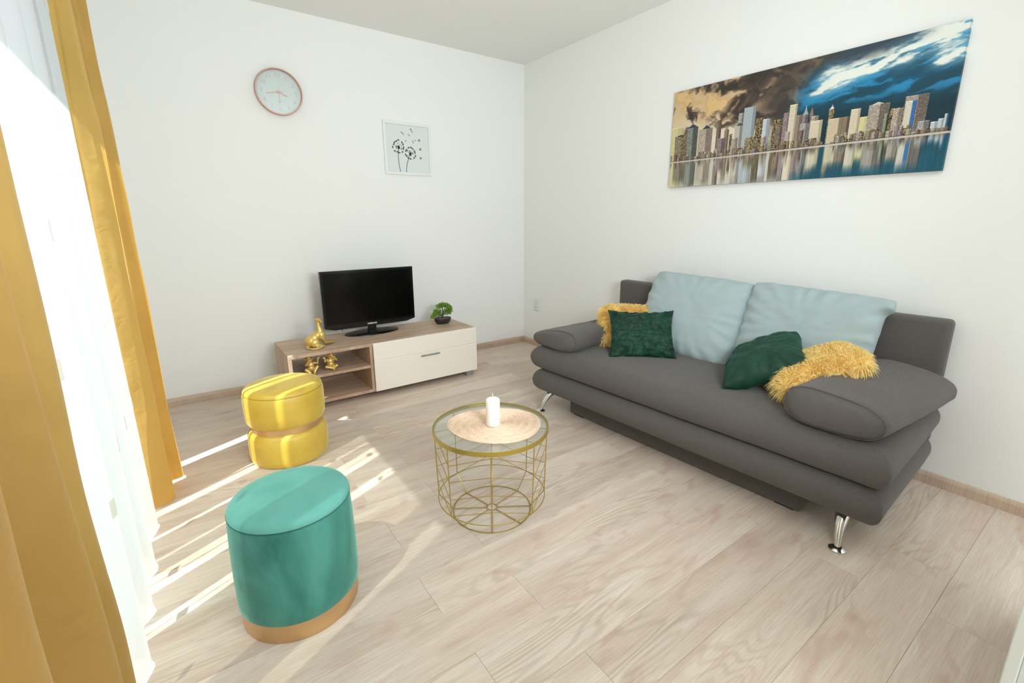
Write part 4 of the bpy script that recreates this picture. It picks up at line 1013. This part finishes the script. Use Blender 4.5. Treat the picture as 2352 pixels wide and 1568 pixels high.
def paint_building(u0, u1, vt, k, vb=shore):
    i0, i1, j0, j1 = ip(u0), max(ip(u1), ip(u0) + 2), jp(vb), jp(vt)
    a, b_ = hx(CC[k][0]), hx(CC[k][1]); w = i1 - i0; hgt = j1 - j0
    blk = np.ones((hgt, w, 3)) * a
    jj, ii = np.meshgrid(np.arange(hgt), np.arange(w), indexing='ij')
    split = int(w * (0.55 if k not in 'CVPS' else .75))
    if k == 'U':
        blk[:, :] = hx('E4DCCA'); blk[:, int(w * .62):] = hx('3B76B4')
    else: blk[:, split:] = b_
    win = ((jj % 3 == 0)) if k in 'SLWCYtG' else ((ii % 3 == 0) if k in 'VvBb' else ((jj % 3 == 0) | (ii % 3 == 0)))
    blk = np.where(win[..., None], blk * .80, blk)
    rnd = rs.random((hgt, w, 1)); 
    if k in 'gd': blk = np.where(rnd > .80, hx('D8C08A'), blk)
    elif k in 'HBbmtGZ': blk = np.where(rnd > .88, blk * 1.35 + .05, blk)
    blk = blk * (1 + (rnd - .5) * .16)
    blk[-2:] *= 1.15; blk[:, -1:] *= .6
    img[j0:j1, i0:i1] = np.clip(blk, 0, 1)
for bdg in BL: paint_building(*bdg)
def spire(u, v0, v1, w, col):
    for j in range(jp(v0), jp(v1)):
        t = (j - jp(v0)) / max(1, jp(v1) - jp(v0)); hw_ = max(0.5, w * (1 - t) * W_ / 2); img[j, max(0, int(ip(u) - hw_)):int(ip(u) + hw_) + 1] = hx(col)
spire(.581, .55, .60, .018, '8FA79C'); spire(.581, .59, .622, .003, 'A8B8AC'); spire(.602, .535, .60, .012, '8A7468'); spire(.274, .53, .565, .014, '9A8660'); spire(.11, .605, .640, .05, '2E4650'); spire(.178, .572, .604, .04, '2E3E4C'); spire(.05, .535, .552, .05, '3A3836'); spire(.33, .55, .575, .03, '4C4A48'); spire(.668, .56, .585, .012, 'DCD6CC'); spire(.668, .58, .6, .004, '4A90C0'); spire(.805, .54, .556, .03, 'C8C4BC')
# low waterfront clutter
for k in range(150):
    u = rs.random() * .99; paint_building(u, min(.998, u + rs.uniform(.006, .022)), shore + rs.uniform(.02, .085 if u < .9 else .04), rs.choice(list('gdbmBBdHT')))
jl = jp(shore); img[jl - 3:jl + 2] = hx('C9BDB4'); img[jl - 1:jl + 1] = img[jl - 1:jl + 1] * .8 + rs.random((2, W_, 1)) * .2; img[jl + 2:jl + 4] *= .6
# water: mirrored skyline, smeared vertically
ref = img.copy(); cols = img[jl:, :, :]; water = np.zeros((jl - 3, W_, 3)); hb = cols.shape[0]
vv = np.arange(jl - 3)
for j in vv:
    src = (jl - 3 - j); lo_ = int(src * 1.35 * .72); hi_ = int(src * 1.35 * 1.0) + 6
    water[j] = cols[lo_:min(hi_ + 8, hb)].mean(0)
base_w = mixc(np.ones((jl - 3, W_, 3)) * hx('C9C6BC'), np.ones((jl - 3, W_, 3)) * hx('1F5568'), sstep(.50, .60, U[:jl - 3]))
jit = vnoise(U[:jl - 3] * 260, V[:jl - 3] * 3, 5)
dep = 1 - V[:jl - 3] / shore
hcol = np.zeros(W_)
for (a, b_, vt, k) in BL: hcol[ip(a):ip(b_) + 1] = np.maximum(hcol[ip(a):ip(b_) + 1], vt - shore)
fade = sstep(-.05, .10, hcol[None] * .95 + .035 * jit - dep * shore * 1.0)
water = mixc(base_w * (0.93 + .14 * jit[..., None]), np.clip(water * (1.06 + .14 * (jit[..., None] - .5)) + .03, 0, 1), fade * .9)
water = water * (0.97 + .1 * (vnoise(U[:jl - 3] * 500, V[:jl - 3] * 8, 9)[..., None] - .5))
img[:jl - 3] = water
img = np.clip(img, 0, 1)

art = empty('canvas_print', 'wide canvas print of a city skyline under storm clouds, above the sofa', 'picture', (0, -2.4215, 1.7535))
cx0, cx1, cz0, cz1 = -1.702, -3.141, 1.456, 2.051; T_ = 0.022
print_mesh('printed_canvas', img, lambda u, v: np.stack([np.full_like(u, -T_ - .0006), cx0 + (cx1 - cx0) * u + 2.4215, cz0 + (cz1 - cz0) * v - 1.7535], -1), art, 0.45)
# wrapped edges continue the print
edge_r = np.repeat(img[:, -1:, :], 3, 1); edge_l = np.repeat(img[:, :1, :], 3, 1)
print_mesh('wrapped_edge', edge_r[:, ::-1] * .95, lambda u, v: np.stack([-T_ + T_ * .98 * u, np.full_like(u, cx1 + 2.4215 - .0006), cz0 + (cz1 - cz0) * v - 1.7535], -1), art, 0.5)
print_mesh('wrapped_edge', edge_l, lambda u, v: np.stack([-.001 - T_ * .98 * u, np.full_like(u, cx0 + 2.4215 + .0006), cz0 + (cz1 - cz0) * v - 1.7535], -1), art, 0.5)
G().box(-T_, -0.001, cx1 + 2.4215, cx0 + 2.4215, cz0 - 1.7535, cz1 - 1.7535, .0015).obj('stretcher_frame', simple('canvas_side', '#5C6266', 0.8), art, smooth=False)

# dandelion picture
fr = empty('framed_print', 'small white framed print of two black dandelions, above the television', 'picture', (-1.1785, 0, 1.798))
hw_, hh_ = 0.2015, 0.201; bw = 0.021; M_frm = simple('white_frame', '#E6E9E8', 0.4)
for a in ((-hw_, hw_, -.018, -.001, hh_ - bw, hh_), (-hw_, hw_, -.018, -.001, -hh_, -hh_ + bw), (-hw_, -hw_ + bw, -.018, -.001, -hh_ + bw, hh_ - bw), (hw_ - bw, hw_, -.018, -.001, -hh_ + bw, hh_ - bw)):
    G().box(*a, .002).obj('frame_bar', M_frm, fr, smooth=False)
n_ = 300; X2, Y2 = np.meshgrid(np.linspace(0, 1, n_), np.linspace(0, 1, n_)); pic = np.ones((n_, n_, 3)) * hx('D9E0DF')
ink = np.zeros((n_, n_))
def stroke(pts, w, a=1.0):
    global ink
    for (x0, y0), (x1, y1) in zip(pts[:-1], pts[1:]):
        L2 = (x1 - x0) ** 2 + (y1 - y0) ** 2 + 1e-9; t = np.clip(((X2 - x0) * (x1 - x0) + (Y2 - y0) * (y1 - y0)) / L2, 0, 1)
        d = np.hypot(X2 - x0 - t * (x1 - x0), Y2 - y0 - t * (y1 - y0)); ink = np.maximum(ink, a * sstep(w * 1.6, w * .6, d))
def tuft(x, y, s, ang=None, a=1.0):
    for k in range(9):
        q = (ang if ang is not None else 0) + (k - 4) * (.16 if ang is not None else .7); stroke([(x, y), (x + s * math.cos(q), y + s * math.sin(q))], .0028, a * .8)
def bez(p, q, r, n=14): return [((1 - t) ** 2 * p[0] + 2 * t * (1 - t) * q[0] + t * t * r[0], (1 - t) ** 2 * p[1] + 2 * t * (1 - t) * q[1] + t * t * r[1]) for t in [i / n for i in range(n + 1)]]
rd = random.Random(4)
for (hx_, hy_, R_, stem) in ((.285, .52, .125, ((.285, .52), (.24, .28), (.30, .0))), (.555, .40, .115, ((.555, .40), (.44, .2), (.44, .0)))):
    stroke(bez(*stem), .0052)
    for k in range(13):
        a = k * 2 * PI / 13 + rd.uniform(-.15, .15); rr2 = R_ * rd.uniform(.78, 1.0); ex, ey = hx_ + rr2 * math.cos(a), hy_ + .02 + rr2 * math.sin(a)
        stroke([(hx_, hy_), (ex, ey)], .0012, .35); 
        for q in range(7): stroke([(ex, ey), (ex + .033 * math.cos(a + (q - 3) * .34), ey + .033 * math.sin(a + (q - 3) * .34))], .003, .8)
    for k in range(14):
        a = rd.uniform(0, 2 * PI); r2 = R_ * rd.uniform(.3, .65); stroke([(hx_ + r2 * math.cos(a), hy_ + .02 + r2 * math.sin(a)), (hx_ + (r2 + .012) * math.cos(a), hy_ + .02 + (r2 + .012) * math.sin(a))], .006, .75)
    for k in range(10): a = k * .63; stroke([(hx_, hy_ + .005), (hx_ + .022 * math.cos(a), hy_ + .005 + .03 * math.sin(a))], .008)
for (x, y, a, s) in ((.42, .80, 2.4, .05), (.63, .86, 2.1, .06), (.56, .79, 2.6, .03), (.78, .71, 0, .032), (.45, .66, 1, .02), (.64, .64, 2, .035), (.80, .52, 0, .032), (.80, .33, 0, .03), (.70, .70, 3, .02)):
    if s > .028 and a == 0: tuft(x, y, s)
    else: stroke([(x, y), (x + s * math.cos(a), y + s * math.sin(a))], .005, .9); tuft(x + s * math.cos(a), y + s * math.sin(a), s * .5, a, .7)
pic = pic * (1 - ink[..., None] * .86)
print_mesh('print', pic, lambda u, v: np.stack([(u * 2 - 1) * (hw_ - bw), np.full_like(u, -.006), (v * 2 - 1) * (hh_ - bw)], -1), fr, 0.5)
G().box(-hw_ + bw - .002, hw_ - bw + .002, -.005, -.001, -hh_ + bw - .002, hh_ - bw + .002).obj('backing', M_frm, fr, smooth=False)
